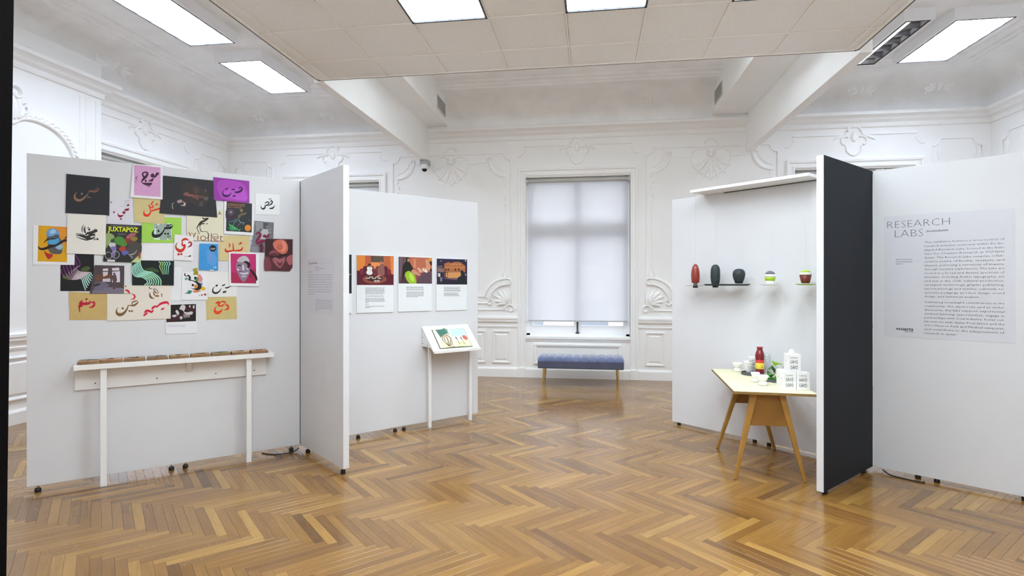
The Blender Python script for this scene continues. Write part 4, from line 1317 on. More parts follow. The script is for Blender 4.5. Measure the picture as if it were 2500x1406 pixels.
# ================================================================== SHELF AND SUSPENDED VESSELS ON PANEL D
r = tag(empty('hanging_shelf', D.o, D.rz), 'thin white board on top of the panel with vessels hung beneath', 'shelf')
mb = MB(); mb.add([(x, y, z) for z in (2.4562, 2.484) for x, y in ((0.385, -0.25), (1.534, -0.25), (1.534, 0.03), (0.385, 0.03))], [(3, 2, 1, 0), (4, 5, 6, 7), (0, 1, 5, 4), (1, 2, 6, 5), (2, 3, 7, 6), (3, 0, 4, 7)])
mb.build('board', WOODWHITE, r, bevel=0.0015)
mb = MB(); mb.box(0.62, 1.50, -0.014, -0.001, 2.449, 2.456); mb.build('fixing_strip', mat('strip_dark', (0.08, 0.08, 0.08), rough=0.6), r)
THREAD = mat('nylon_thread', (0.62, 0.62, 0.62), rough=0.4)
RED = mat('vessel_red', '#8e2f22', rough=0.28, coat=0.5)
DKV = mat('vessel_charcoal', '#2f373b', rough=0.5, noise=0.1, nscale=30)
def hang(px, label, cat, name, off=0.15):
    u = D.uv(px, 690, off)[0]
    P0 = D.pt(u, off, 0)
    o = tag(empty(name, P0, D.rz), label, cat, 'vessels hung on threads below the white board')
    return o
def thread(o, z):
    mb = MB(); mb.tube([(0, 0, z), (0, 0, 2.4558)], 0.0007, 5); mb.build('thread', THREAD, o)
def vz(px, py, off=0.15): return D.uv(px, py, off)[1]
# 1 red capsule on three thin legs with a thin disc
o = hang(1697.8, 'glossy red capsule vessel hung on a thread, with little dark legs', 'vessel', 'hanging_vessel')
zb_, zt_ = vz(1698, 690.5), vz(1698, 644)
h_ = zt_ - zb_
mb = MB(); mb.lathe([(0.036, 0), (0.038, 0.004), (0.0425, h_ * 0.25), (0.0435, h_ * 0.42), (0.040, h_ * 0.62), (0.032, h_ * 0.8), (0.021, h_ * 0.93), (0.010, h_ * 0.985), (0, h_)], 28, (0, 0, zb_)); mb.build('body', RED, o)
for k in range(3):
    mb = MB(); a = (k - 1) * 0.016; mb.box(a - 0.0035, a + 0.0035, -0.004, 0.004, zb_ - 0.034, zb_ + 0.002); mb.build('leg', mat('leg_brown', '#3a1d1d', rough=0.5), o)
mb = MB(); mb.box(-0.024, 0.024, -0.01, 0.01, zb_ - 0.050, zb_ - 0.034); mb.build('foot_block', mat('leg_brown', '#3a1d1d'), o, bevel=0.002)
mb = MB(); zz = vz(1690, 697.5); mb.lathe([(0.0, -0.0015), (0.092, -0.001), (0.094, 0.001), (0.0, 0.002)], 32, (0.0, 0, zz)); mb.build('disc', DKV, o)
thread(o, zt_ - 0.002)
# 2 dark capsule
o = hang(1746.5, 'tall dark charcoal capsule vessel hung between red capsule and dark egg', 'vessel', 'hanging_vessel')
zb_, zt_ = vz(1746, 702), vz(1746, 645.4); h_ = zt_ - zb_
mb = MB(); mb.lathe([(0.0, 0), (0.026, 0.001), (0.029, h_ * 0.05), (0.034, h_ * 0.13), (0.042, h_ * 0.28), (0.0455, h_ * 0.45), (0.0455, h_ * 0.65), (0.043, h_ * 0.8), (0.035, h_ * 0.91), (0.020, h_ * 0.98), (0, h_)], 28, (0, 0, zb_)); mb.build('body', DKV, o)
thread(o, zt_ - 0.002)
# 3 dark egg
o = hang(1804, 'round dark charcoal egg vessel hung over the long dark platter', 'vessel', 'hanging_vessel')
zb_, zt_ = vz(1804, 693), vz(1804, 656.8); h_ = zt_ - zb_
mb = MB(); mb.lathe([(0.0, 0.0), (0.034, 0.002), (0.038, h_ * 0.12), (0.050, h_ * 0.33), (0.0565, h_ * 0.55), (0.057, h_ * 0.68), (0.051, h_ * 0.84), (0.036, h_ * 0.95), (0.016, h_ * 0.995), (0, h_)], 28, (0, 0, zb_ + 0.003)); mb.build('body', DKV, o)
thread(o, zt_)
# platter
u0_, u1_ = D.uv(1717, 694, 0.15)[0], D.uv(1833, 694, 0.15)[0]
o = tag(empty('platter', D.pt((u0_ + u1_) / 2, 0.15, vz(1780, 697.3)), D.rz), 'long dark oval platter below the two charcoal vessels', 'platter')
mb = MB(); a_ = (u1_ - u0_) / 2
mb.lathe([(0.0, 0.0), (0.88 * a_, 0.0), (a_, 0.016), (0.985 * a_, 0.0165), (0.86 * a_, 0.004), (0.0, 0.003)], 40, sy=0.28); mb.build('dish', DKV, o)
for sx in (-0.55, 0.55):
    mb = MB(); mb.tube([(sx * a_, 0.055, 0.005), (sx * a_, 0.06, 2.4555 - o.location.z)], 0.0007, 5); mb.build('thread', THREAD, o)
# 4 banded white / lime egg on a saucer
LIME = mat('vessel_lime', '#9cbf1e', rough=0.35); WHT = CERW; GRY = mat('vessel_grey', '#6c6f78', rough=0.4); MAR = mat('vessel_maroon', '#6e2620', rough=0.4)
def stack(o, segs, zb):
    """bands: name, material, profile fraction list"""
    for nm, m_, pr in segs:
        mb = MB(); mb.lathe(pr, 28, (0, 0, zb)); mb.build(nm, m_, o)
o = hang(1880, 'striped grey, white and lime vessel hung over a white saucer', 'vessel', 'hanging_vessel')
zb_, zt_ = vz(1880, 693), vz(1880, 661); h_ = zt_ - zb_
stack(o, [('lower_band', WHT, [(0.0, 0), (0.030, 0), (0.040, h_ * 0.235), (0.0, h_ * 0.235)]),
          ('lime_band', LIME, [(0.0, h_ * 0.237), (0.041, h_ * 0.237), (0.0455, h_ * 0.52), (0.0, h_ * 0.52)]),
          ('upper_band', WHT, [(0.0, h_ * 0.522), (0.0455, h_ * 0.522), (0.044, h_ * 0.735), (0.0, h_ * 0.735)]),
          ('grey_cap', GRY, [(0.0, h_ * 0.737), (0.044, h_ * 0.737), (0.037, h_ * 0.86), (0.022, h_ * 0.96), (0.0, h_)])], zb_)
mb = MB(); zz = vz(1880, 697); mb.lathe([(0.0, 0.0), (0.045, 0.0), (0.088, 0.010), (0.089, 0.012), (0.04, 0.004), (0.0, 0.004)], 32, (0, 0, zz)); mb.build('saucer', WHT, o)
thread(o, zt_)
o = hang(1966.5, 'maroon cup vessel with white band and lime dome on a lime saucer', 'vessel', 'hanging_vessel')
zb_, zt_ = vz(1966, 691.5), vz(1966, 659); h_ = zt_ - zb_
stack(o, [('cup', MAR, [(0.0, 0), (0.031, 0), (0.036, h_ * 0.1), (0.048, h_ * 0.62), (0.0, h_ * 0.62)]),
          ('white_band', WHT, [(0.0, h_ * 0.622), (0.049, h_ * 0.622), (0.047, h_ * 0.81), (0.0, h_ * 0.81)]),
          ('lime_dome', mat('vessel_lime_pale', '#b4d04a', rough=0.35), [(0.0, h_ * 0.812), (0.043, h_ * 0.812), (0.034, h_ * 0.93), (0.015, h_ * 0.99), (0.0, h_)])], zb_)
mb = MB(); zz = vz(1966, 696); mb.lathe([(0.0, 0.0), (0.05, 0.0), (0.085, 0.009), (0.086, 0.011), (0.04, 0.004), (0.0, 0.004)], 32, (0, 0, zz)); mb.build('saucer', LIME, o)
thread(o, zt_)
# ================================================================== PRINTS, POSTERS AND LETTERING
ZO = {'Z1': (160, 400, 8.7875), 'Z2': (380, 400, 7.8125), 'Z3': (80, 520, 7.0286), 'Z4': (340, 520, 7.0286), 'Z5': (160, 660, 8.786),
      'Z6': (400, 640, 7.8115), 'Z7': (540, 480, 5.86), 'L': (60, 380, 2.9925), 'Z9': (860, 610, 8.6207), 'P': (0, 0, 1.0), 'ZT': (2150, 510, 4.017)}
class Sheet:
    """a flat print lying on a panel face: base sheet plus ink drawn on its own plane"""
    def __init__(s, fr, z, quad, color, label, layer=1, cat='poster', name='poster', thick=0.0008, group='posters overlapping on the long white panel', lift=0.0, paper=None):
        s.fr, s.off = fr, 0.0012 + 0.0024 * layer
        s.z(z)
        pts = [s.uvp(*p) for p in quad]
        s.u0 = sum(p[0] for p in pts) / len(pts)
        s.v0 = sum(p[1] for p in pts) / len(pts)
        mb = MB()
        n = len(pts)
        loc = [(u - s.u0, v - s.v0) for u, v in pts]
        mb.add([(x, 0, y) for x, y in loc] + [(x, thick, y) for x, y in loc],
               [tuple(range(n)), tuple(range(2 * n - 1, n - 1, -1))] + [(i, n + i, n + (i + 1) % n, (i + 1) % n) for i in range(n)])
        s.o = mb.build(name, paper or ink(color), None, fr.pt(s.u0, s.off, s.v0))
        s.o.rotation_euler = (-lift, 0, fr.rz)
        tag(s.o, label, cat, group)
        s.mb, s.ms, s.k = MB(), [], 0
    def z(s, key):
        s.ox, s.oy, s.sc = ZO[key]
        return s
    def uvp(s, x, y):
        return s.fr.uv(s.ox + x / s.sc, s.oy + y / s.sc, s.off)
    def P(s, x, y):
        u, v = s.uvp(x, y)
        return (u - s.u0, -0.0003 - 0.00003 * s.k, v - s.v0)
    def mi(s, c):
        if c not in s.ms:
            s.ms.append(c)
        s.k += 1
        return s.ms.index(c)
    def poly(s, c, pts, sm=False):
        m = s.mi(c)
        if sm:
            q = list(pts) + [pts[0], pts[1]]
            q = [pts[-1]] + q
            pp = smooth_path(q, 4)
            pts = pp[4:-4]
            pts = pts[:-1] if pts[0] == pts[-1] else pts
        s.mb.add([s.P(*p) for p in pts], [tuple(range(len(pts)))], m)
        return s
    def ell(s, c, x, y, rx, ry=None, rot=0.0, n=16):
        ry = rx if ry is None else ry
        ca, sa = math.cos(rot), math.sin(rot)
        return s.poly(c, [(x + rx * math.cos(2 * PI * i / n) * ca - ry * math.sin(2 * PI * i / n) * sa, y + rx * math.cos(2 * PI * i / n) * sa + ry * math.sin(2 * PI * i / n) * ca) for i in range(n)])
    def dia(s, c, x, y, r):
        return s.poly(c, [(x - r, y), (x, y - r), (x + r, y), (x, y + r)])
    def stroke(s, c, pts, n=6):
        m = s.mi(c)
        pp = smooth_path(pts, n)
        L, Rr = [], []
        for i, p in enumerate(pp):
            a, b = pp[max(i - 1, 0)], pp[min(i + 1, len(pp) - 1)]
            tx, ty = b[0] - a[0], b[1] - a[1]
            l = math.hypot(tx, ty) or 1
            w_ = max(p[2], 1.5) / 2
            L.append(s.P(p[0] - ty / l * w_, p[1] + tx / l * w_))
            Rr.append(s.P(p[0] + ty / l * w_, p[1] - tx / l * w_))
        k = len(pp)
        s.mb.add(L + Rr, [(i, i + 1, k + i + 1, k + i) for i in range(k - 1)], m)
        return s
    def ring(s, c, x, y, r, w_):
        pts = [(x + r * math.cos(2 * PI * i / 14), y + r * math.sin(2 * PI * i / 14), w_) for i in range(15)]
        return s.stroke(c, pts, 2)
    def lines(s, c, x0, x1, ys, h, slope=0.0, last=1.0):
        """greeked lines of small print, too small to read"""
        m = s.mi(c)
        for j, y in enumerate(ys):
            x = x0
            xe = x0 + (x1 - x0) * (last if j == len(ys) - 1 else rnd.uniform(0.94, 1.0))
            while x < xe:
                w_ = min(rnd.uniform(0.05, 0.14) * (x1 - x0), xe - x)
                yy = y + slope * (x - x0)
                s.mb.add([s.P(x, yy), s.P(x + w_, yy + slope * w_), s.P(x + w_, yy + h + slope * w_), s.P(x, yy + h)], [(0, 3, 2, 1)], m)
                x += w_ + 0.018 * (x1 - x0)
        return s
    def text(s, c, body, x0, y0, x1, y1, cap, res=2, thin=0.0, shear=0.0, w=None):
        """lettering with its baseline from (x0,y0) to (x1,..), capital height `cap` zoom pixels"""
        m = s.mi(c)
        a, b, t = s.P(x0, y0), s.P(x1, y1), s.P(x0, y0 - cap)
        put_text(s.mb, body, a[0], a[2], width=(b[0] - a[0]), size=(t[2] - a[2]) / 0.727, y=a[1], res=res, thin=thin, m=m, shear=shear)
        return s
    def done(s, name='artwork'):
        if s.mb.f:
            a_o = s.mb.build(name, [ink(c) for c in s.ms], s.o)
            if name == 'printed_text':
                a_o['kind'] = 'stuff'        # lines of small print
        return s.o

WH = '#e6e6ea'
def white_sheet(z, quad, label, layer, c=WH):
    return Sheet(A, z, quad, c, label, layer, cat='paper', name='paper_sheet')

# ---- lowest layer
white_sheet('Z4', [(40, 480), (595, 500), (590, 835), (18, 812)], 'blank white sheet between the lime poster and the green stripe poster', 0).done()
white_sheet('Z6', [(135, 90), (350, 95), (346, 722), (130, 720)], 'blank white sheet left of the colourful calligraphy print', 0, '#e2e4e8').done()
s = Sheet(A, 'Z1', [(950, 733), (1425, 745), (1418, 1312), (872, 1285)], '#d9d7e2', 'pale lilac sheet with dark crimson Arabic calligraphy beside the black square', 0)
M = '#860f36'
s.poly(M, [(1305, 900), (1340, 862), (1380, 880), (1350, 905)]).poly(M, [(1250, 1000), (1280, 965), (1370, 950), (1355, 1000), (1330, 1010)])
s.poly(M, [(1210, 1055), (1235, 1015), (1295, 1025), (1270, 1080)]).stroke(M, [(1122, 1050, 4), (1128, 1090, 22), (1150, 1118, 44), (1190, 1122, 46), (1250, 1092, 6)])
s.poly(M, [(1160, 1200), (1180, 1165), (1215, 1162), (1195, 1200)]).poly(M, [(1010, 1040), (1050, 998), (1045, 1025), (1067, 1040), (1022, 1072), (1035, 1045)])
s.poly('#b5485f', [(965, 812), (1005, 808), (985, 845), (968, 830)]).lines('#77747e', 1265, 1380, [790, 830], 8, last=0.9).lines('#77747e', 1250, 1330, [868], 6).lines('#77747e', 1180, 1370, [910], 5, 0.02)
s.done('calligraphy')
s = Sheet(A, 'Z4', [(45, 60), (725, 80), (722, 515), (40, 510)], '#9fd055', 'lime green poster with striped square and black Arabic word', 1)
s.poly('#cfe3d6', [(250, 172), (556, 178), (552, 462), (250, 455)])
for k in range(12):
    x = 300 + k * 21
    s.stroke('#26484a', [(x, 178 + (0 if 2 < k < 9 else 8 * abs(5.5 - k)), 9), (x, 300, 9), (x, 458 - (0 if 2 < k < 9 else 8 * abs(5.5 - k)), 9)], 1)
for k in range(4):
    s.stroke('#26484a', [(252, 192 + 20 * k, 8), (275, 192 + 20 * k, 8), (305 - 0 * k, 193 + 20 * k, 8)], 1).stroke('#26484a', [(500 - 12 * k, 446 - 18 * k, 8), (530, 447 - 18 * k, 8), (552, 447 - 18 * k, 8)], 1)
K = '#141f1e'
s.stroke(K, [(258, 285, 6), (233, 335, 26), (245, 385, 54), (300, 398, 56), (370, 368, 38), (420, 300, 22), (440, 258, 22)])
s.stroke(K, [(430, 262, 30), (490, 255, 42), (540, 250, 40), (578, 208, 6)]).stroke(K, [(465, 235, 8), (480, 212, 26), (525, 208, 22), (562, 192, 12)])
s.dia(K, 330, 308, 24).dia(K, 445, 355, 22).dia(K, 492, 355, 22)
s.done('calligraphy')
s = Sheet(A, 'Z1', [(1455, 720), (2130, 760), (2120, 1290), (1482, 1250)], '#cebd88', 'tan sheet with bright red Arabic word half under the large dark photograph', 2)
Rd = '#dd2a17'
s.stroke(Rd, [(1692, 992, 5), (1680, 1045, 24), (1702, 1095, 52), (1752, 1108, 54), (1800, 1080, 38), (1826, 1030, 24), (1820, 980, 20), (1802, 910, 30), (1784, 878, 24)])
s.stroke(Rd, [(1815, 1018, 26), (1900, 992, 34), (2000, 964, 36), (2050, 950, 34)]).stroke(Rd, [(1800, 922, 14), (1850, 938, 30), (1872, 930, 28), (1880, 895, 20), (1846, 886, 16)])
s.stroke(Rd, [(1822, 888, 10), (1856, 840, 27), (1892, 793, 12)]).poly(Rd, [(1922, 884), (1944, 850), (1988, 848), (1976, 880)])
s.done('calligraphy')
s = Sheet(A, 'Z4', [(815, -20), (1448, -60), (1445, 478), (900, 470), (834, 442), (815, 290)], '#dcd7c0', 'cream poster with brown winding letterforms and the word Viollet', 3)
s.text('#86463c', 'Viollet', 842, 468, 1442, 468, 150, thin=-0.012)
br = '#3a2d20'
s.stroke(br, [(1085, 75, 16), (1110, 100, 24), (1182, 92, 22), (1130, 128, 30), (1060, 160, 38), (1010, 220, 20), (985, 262, 14)]).stroke(br, [(990, 255, 12), (1010, 310, 12), (1036, 358, 8)])
s.stroke(br, [(1125, 182, 16), (1060, 190, 20), (1040, 240, 10), (1060, 310, 14), (1110, 318, 8), (1168, 322, 9)]).stroke(br, [(1168, 322, 8), (1190, 390, 16), (1165, 440, 10)]).dia(br, 1162, 182, 13)
s.ring('#7d6a5a', 1305, 405, 48, 9).stroke('#7d6a5a', [(1255, 405, 6), (1305, 405, 6), (1358, 405, 6)], 1).stroke('#7d6a5a', [(870, 360, 6), (900, 345, 8), (935, 370, 6), (925, 410, 6)]).text('#222222', 'A', 1352, 30, 1408, 30, 62)
s.done('artwork')
# ---- upper left
s = Sheet(A, 'Z1', [(18, 214), (950, 305), (938, 1110), (-2, 1052)], '#26262c', 'black square print with copper coloured Arabic word', 2)
s.stroke('#8a6953', [(255, 598, 5), (208, 650, 20), (195, 715, 42), (240, 770, 56), (310, 782, 52), (385, 742, 38), (445, 685, 24), (480, 640, 12), (500, 600, 8)])
s.stroke('#7a5047', [(488, 606, 20), (540, 582, 38), (600, 592, 42), (655, 590, 36), (702, 562, 22), (706, 535, 16), (672, 522, 16), (632, 552, 20)]).dia('#86705c', 352, 642, 28).ell('#75655b', 500, 716, 42, 13, 0.15).ell('#463836', 578, 746, 26, 9)
s.done('calligraphy')
s = Sheet(A, 'Z1', [(1455, 5), (2086, 42), (2083, 765), (1388, 714)], '#e6e6ec', 'pink print of dark purple Arabic letters forming a face', 5)
s.poly('#d39fca', [(1472, 22), (2038, 78), (2036, 710), (1472, 668)])
K = '#44233c'
s.stroke(K, [(1622, 400, 12), (1655, 345, 42), (1718, 280, 56), (1758, 220, 46), (1745, 188, 36), (1695, 180, 30), (1655, 208, 34), (1662, 252, 36), (1700, 305, 40)])
s.ell(K, 1866, 250, 40, 46, 0.2).stroke(K, [(1885, 280, 44), (1925, 268, 44), (1955, 230, 48), (1972, 205, 40)]).ell(K, 1968, 215, 40, 30, -0.5)
s.poly(K, [(1766, 368), (1896, 296), (1886, 345), (1862, 382), (1800, 376)]).dia(K, 1720, 365, 30).poly(K, [(1624, 402), (1858, 404), (1852, 440), (1822, 466), (1760, 470), (1680, 446)])
s.poly('#a0728a', [(1718, 470), (1818, 468), (1810, 506), (1780, 502)]).stroke('#99608a', [(1562, 266, 5), (1522, 288, 26), (1510, 312, 26), (1552, 352, 4)]).ring('#99608a', 1506, 372, 15, 8)
s.done('calligraphy')
s = Sheet(A, 'Z2', [(140, 222), (1115, 320), (1175, 1022), (72, 942)], '#2b2b2f', 'large near black photograph with dim reddish shapes', 4)
s.poly('#39302e', [(500, 400), (650, 350), (900, 470), (1010, 640), (900, 830), (700, 760), (560, 720), (510, 560)], True)
for c, q in (('#4b3b39', [(720, 480), (790, 445), (830, 520), (780, 570), (730, 540)]), ('#81524b', [(528, 575), (590, 538), (650, 578), (720, 586), (730, 620), (640, 622), (560, 602)]), ('#6c443f', [(735, 590), (820, 600), (810, 690), (750, 655), (700, 650)]),
             ('#a48a85', [(410, 705), (488, 680), (508, 730), (430, 748)]), ('#b7a5a1', [(520, 700), (545, 735), (575, 748), (555, 806), (470, 788), (535, 775)]), ('#565150', [(915, 645), (1000, 628), (992, 690), (935, 692)]), ('#4a4544', [(830, 745), (900, 712), (892, 800), (838, 805)]), ('#5a4542', [(820, 600), (930, 622), (900, 650), (830, 640)])):
    s.poly(c, q, True)
s.stroke('#9d9997', [(352, 742, 9), (318, 765, 14), (318, 810, 14), (330, 862, 18)]).ell('#54504f', 955, 510, 18, 30, -0.4)
s.done('artwork')
s = Sheet(A, 'Z2', [(1100, 250), (1786, 328), (1786, 750), (1165, 692), (1110, 680)], '#93379f', 'glowing purple sheet with dark Arabic word', 5)
s.poly('#a744b4', [(1180, 340), (1500, 320), (1720, 440), (1745, 700), (1500, 690), (1250, 640)], True).poly('#b552c4', [(1280, 560), (1500, 460), (1700, 520), (1730, 690), (1500, 670)], True)
K = '#3a0d49'
s.stroke(K, [(1302, 498, 6), (1280, 548, 18), (1300, 598, 38), (1350, 614, 42), (1402, 598, 30), (1444, 548, 8)]).poly(K, [(1318, 492), (1345, 462), (1382, 460), (1362, 496)]).poly(K, [(1438, 502), (1456, 476), (1516, 474), (1506, 502)])
s.stroke(K, [(1508, 540, 28), (1570, 540, 38), (1630, 510, 40), (1646, 470, 26), (1612, 446, 20), (1574, 486, 8)]).poly(K, [(1458, 630), (1480, 600), (1532, 595), (1512, 627)])
s.done('calligraphy')
s = Sheet(A, 'Z2', [(1905, 560), (2370, 592), (2362, 976), (1895, 960)], '#e6e7e9', 'small white sheet with thin black Arabic word at the far right', 1)
K = '#1b1b1d'
s.stroke(K, [(2262, 786, 4), (2256, 820, 18), (2225, 846, 30), (2182, 850, 20), (2160, 848, 3)]).stroke(K, [(2188, 730, 10), (2205, 702, 22), (2226, 728, 22), (2206, 765, 26), (2165, 790, 18), (2118, 800, 6)])
s.stroke(K, [(2075, 800, 14), (2120, 785, 22), (2165, 750, 20), (2140, 724, 20), (2100, 740, 18), (2078, 762, 6)]).stroke(K, [(2092, 798, 16), (2082, 838, 28), (2050, 858, 32), (2016, 838, 18), (2006, 790, 4)]).dia(K, 2168, 672, 13).dia(K, 2198, 668, 13)
s.done('calligraphy')
# ---- left column
s = Sheet(A, 'Z3', [(8, 205), (728, 235), (716, 890), (0, 886)], '#e4e5ea', 'yellow and orange poster of a blue face with a black swoosh and red tongue', 1)
s.poly('#d6a012', [(98, 212), (590, 238), (588, 842), (82, 828)]).poly('#d68d2b', [(330, 225), (590, 238), (588, 600), (500, 480), (400, 330)])
s.poly('#5a6b80', [(245, 400), (232, 340), (270, 285), (345, 262), (415, 285), (455, 345), (460, 420), (500, 480), (512, 600), (492, 690), (400, 706), (300, 680), (262, 610), (255, 500)], True)
s.poly('#6d9bcc', [(245, 385), (235, 335), (275, 285), (345, 265), (410, 285), (450, 340), (455, 372), (400, 360), (330, 400)], True).poly('#9cc4e6', [(290, 320), (350, 280), (400, 310), (380, 345), (310, 360)], True)
s.poly('#49a0d0', [(262, 480), (350, 455), (432, 430), (445, 490), (400, 540), (290, 535)], True).poly('#5c5753', [(262, 605), (340, 585), (440, 640), (500, 650), (488, 692), (400, 706), (300, 682)], True).poly('#93b9d9', [(398, 565), (490, 530), (512, 575), (485, 625), (410, 612)], True)
K = '#2b1613'
s.stroke(K, [(98, 570, 10), (112, 605, 30), (165, 618, 40), (240, 600, 46), (300, 570, 50), (380, 560, 40), (450, 528, 36), (520, 482, 42), (584, 465, 44)]).stroke(K, [(185, 520, 4), (230, 470, 20), (300, 440, 26), (380, 440, 18), (450, 400, 8)]).stroke(K, [(538, 445, 4), (560, 425, 14), (584, 408, 24)]).stroke('#4a5a66', [(230, 440, 8), (300, 425, 30), (380, 400, 34), (455, 385, 10)])
s.poly('#b3242b', [(192, 652), (255, 690), (342, 710), (322, 760), (280, 790), (243, 770)], True)
s.done('artwork')
s = Sheet(A, 'Z3', [(600, 8), (1260, 38), (1246, 716), (580, 692)], '#e4e1da', 'large cream square sheet with dense black calligraphic knot', 4)
K, G = '#2c2929', '#7e7a7a'
s.stroke(G, [(738, 350, 8), (800, 358, 20), (880, 380, 26), (940, 400, 20)]).stroke(K, [(735, 372, 8), (800, 385, 26), (880, 405, 44), (950, 430, 54), (1010, 438, 34), (1072, 398, 8)]).stroke(K, [(745, 405, 6), (820, 436, 16), (920, 462, 22), (985, 452, 10)])
s.stroke(G, [(876, 196, 6), (850, 255, 28), (846, 310, 22), (856, 342, 6)]).stroke(K, [(898, 225, 6), (888, 290, 32), (905, 345, 20)]).stroke(G, [(930, 262, 14), (958, 245, 14), (975, 262, 10)]).dia(K, 968, 282, 24)
s.stroke(K, [(1108, 296, 40), (1040, 322, 52), (955, 345, 46), (905, 372, 26)]).stroke(G, [(1085, 268, 12), (1005, 312, 14), (930, 330, 8)]).stroke(K, [(1072, 372, 30), (1000, 378, 46), (930, 410, 40)]).stroke('#e4e1da', [(905, 392, 6), (940, 376, 16), (960, 372, 4)]).stroke('#e4e1da', [(985, 412, 4), (1020, 400, 12), (1050, 392, 4)])
s.dia(K, 1110, 448, 24).dia(G, 1062, 448, 26)
s.done('calligraphy')
s = Sheet(A, 'Z3', [(1262, 186), (1870, 215), (1856, 852), (1208, 832)], '#2b2c2d', 'magazine cover with lime Juxtapoz title and cycling figures', 3.4, cat='magazine', name='magazine')
s.stroke('#8b8b8b', [(1340, 213, 7), (1560, 226, 7), (1770, 240, 7)], 1).text('#d5de2c', 'JUXTAPOZ', 1288, 308, 1808, 332, 82, thin=0.035)
for c, q in (('#8fa56a', [(1264, 350), (1400, 390), (1360, 480), (1300, 540), (1255, 600)]), ('#4d8733', [(1400, 440), (1480, 400), (1560, 430), (1622, 540), (1560, 578), (1480, 550), (1420, 520)]), ('#8b302a', [(1588, 440), (1650, 395), (1690, 480), (1620, 530)]), ('#5a3f3a', [(1640, 480), (1760, 480), (1850, 560), (1800, 600), (1660, 580)]),
             ('#4a4744', [(1620, 580), (1700, 540), (1856, 520), (1852, 700), (1720, 780), (1640, 700)]), ('#c6c6cc', [(1305, 530), (1380, 500), (1425, 540), (1402, 595), (1330, 585)]), ('#7d6ca2', [(1335, 590), (1432, 580), (1412, 740), (1382, 745), (1362, 650)]), ('#aa372c', [(1478, 605), (1560, 565), (1605, 610), (1560, 665), (1500, 650)]), ('#5c61aa', [(1528, 665), (1612, 640), (1642, 690), (1560, 725)]), ('#a9606a', [(1600, 410), (1690, 345), (1780, 360), (1700, 410), (1640, 440)])):
    s.poly(c, q, True)
s.ell('#8d7833', 1738, 440, 62, 42).ell('#33452b', 1370, 478, 34).ring('#b4aebc', 1300, 728, 58, 9).ring('#b4aebc', 1422, 716, 62, 9).stroke('#d8d8dc', [(1640, 715, 6), (1700, 712, 10), (1760, 680, 8), (1785, 635, 5)]).stroke('#d8d8dc', [(1660, 735, 5), (1700, 750, 8), (1700, 790, 5)])
s.poly('#b5c688', [(1680, 848), (1858, 690), (1855, 851)]).poly('#d6d6d6', [(1280, 798), (1412, 802), (1408, 836), (1276, 832)]).poly('#c8d0b0', [(1752, 812), (1838, 814), (1836, 842), (1750, 840)]).poly('#a8402f', [(1815, 680), (1850, 672), (1848, 770), (1812, 785)]).lines('#77777a', 1455, 1600, [352, 368], 7)
s.done('cover_art')
s = Sheet(A, 'Z3', [(478, 690), (1052, 705), (1050, 1342), (472, 1338)], '#17171a', 'black poster with purple to pale flowing stripes', 0)
P0 = [(476, 930), (505, 1040), (600, 1125), (740, 1135), (830, 1125), (862, 1200), (905, 1325)]
P1 = [(735, 715), (815, 880), (745, 950), (820, 1012), (985, 1022), (1005, 1060), (1050, 1085)]
for k in range(7):
    t = k / 6
    q = [(a[0] + (b[0] - a[0]) * t, a[1] + (b[1] - a[1]) * t, 21 - 7 * abs(t - 0.5)) for a, b in zip(P0, P1)]
    q = smooth_path(q, 8)
    n_ = len(q)
    i1, i2, i3 = int(n_ * 0.22), int(n_ * 0.42), int(n_ * 0.66)
    s.stroke('#6b2a72', q[:i1 + 1], 1).stroke('#99708f', q[i1:i2 + 1], 1).stroke('#c3b4bb', q[i2:i3 + 1], 1).stroke('#a9d3cf', q[i3:], 1)
s.ell('#4a5730', 905, 960, 85, 42, -0.3).ell('#566232', 570, 1108, 60, 26, 0.2)
s.done('artwork')
s = Sheet(A, 'Z3', [(1062, 893), (1570, 905), (1564, 1386), (975, 1383)], '#4d4246', 'dim photograph of a standing silhouette before bright windows', 2.5)
for c, q in (('#6b4638', [(1075, 1060), (1200, 1050), (1330, 1050), (1330, 1110), (1190, 1150), (1070, 1170)]), ('#787082', [(1045, 1310), (1310, 1270), (1562, 1290), (1562, 1380), (1010, 1376)]), ('#6a6577', [(1070, 1190), (1200, 1172), (1322, 1230), (1290, 1260), (1180, 1330), (1040, 1330)]), ('#38323a', [(1040, 1230), (1120, 1200), (1180, 1210), (1120, 1250), (1040, 1270)]),
             ('#d6d0da', [(1204, 956), (1296, 950), (1290, 990), (1200, 992)]), ('#d6d0da', [(1358, 946), (1480, 936), (1486, 985), (1364, 988)]), ('#cdbfc4', [(1200, 1012), (1292, 1005), (1285, 1060), (1212, 1095)]), ('#d3cede', [(1364, 1006), (1496, 996), (1496, 1185), (1360, 1190)]), ('#c8c0cc', [(1200, 1130), (1330, 1120), (1330, 1180), (1200, 1178)]), ('#574349', [(1368, 1066), (1430, 1060), (1447, 1150), (1432, 1185), (1416, 1305), (1370, 1305), (1378, 1190), (1360, 1120)]), ('#6a4236', [(1290, 1075), (1340, 1062), (1372, 1070), (1366, 1110), (1290, 1110)])):
    s.poly(c, q)
s.ell('#574349', 1400, 1042, 19, 22)
s.done('artwork')
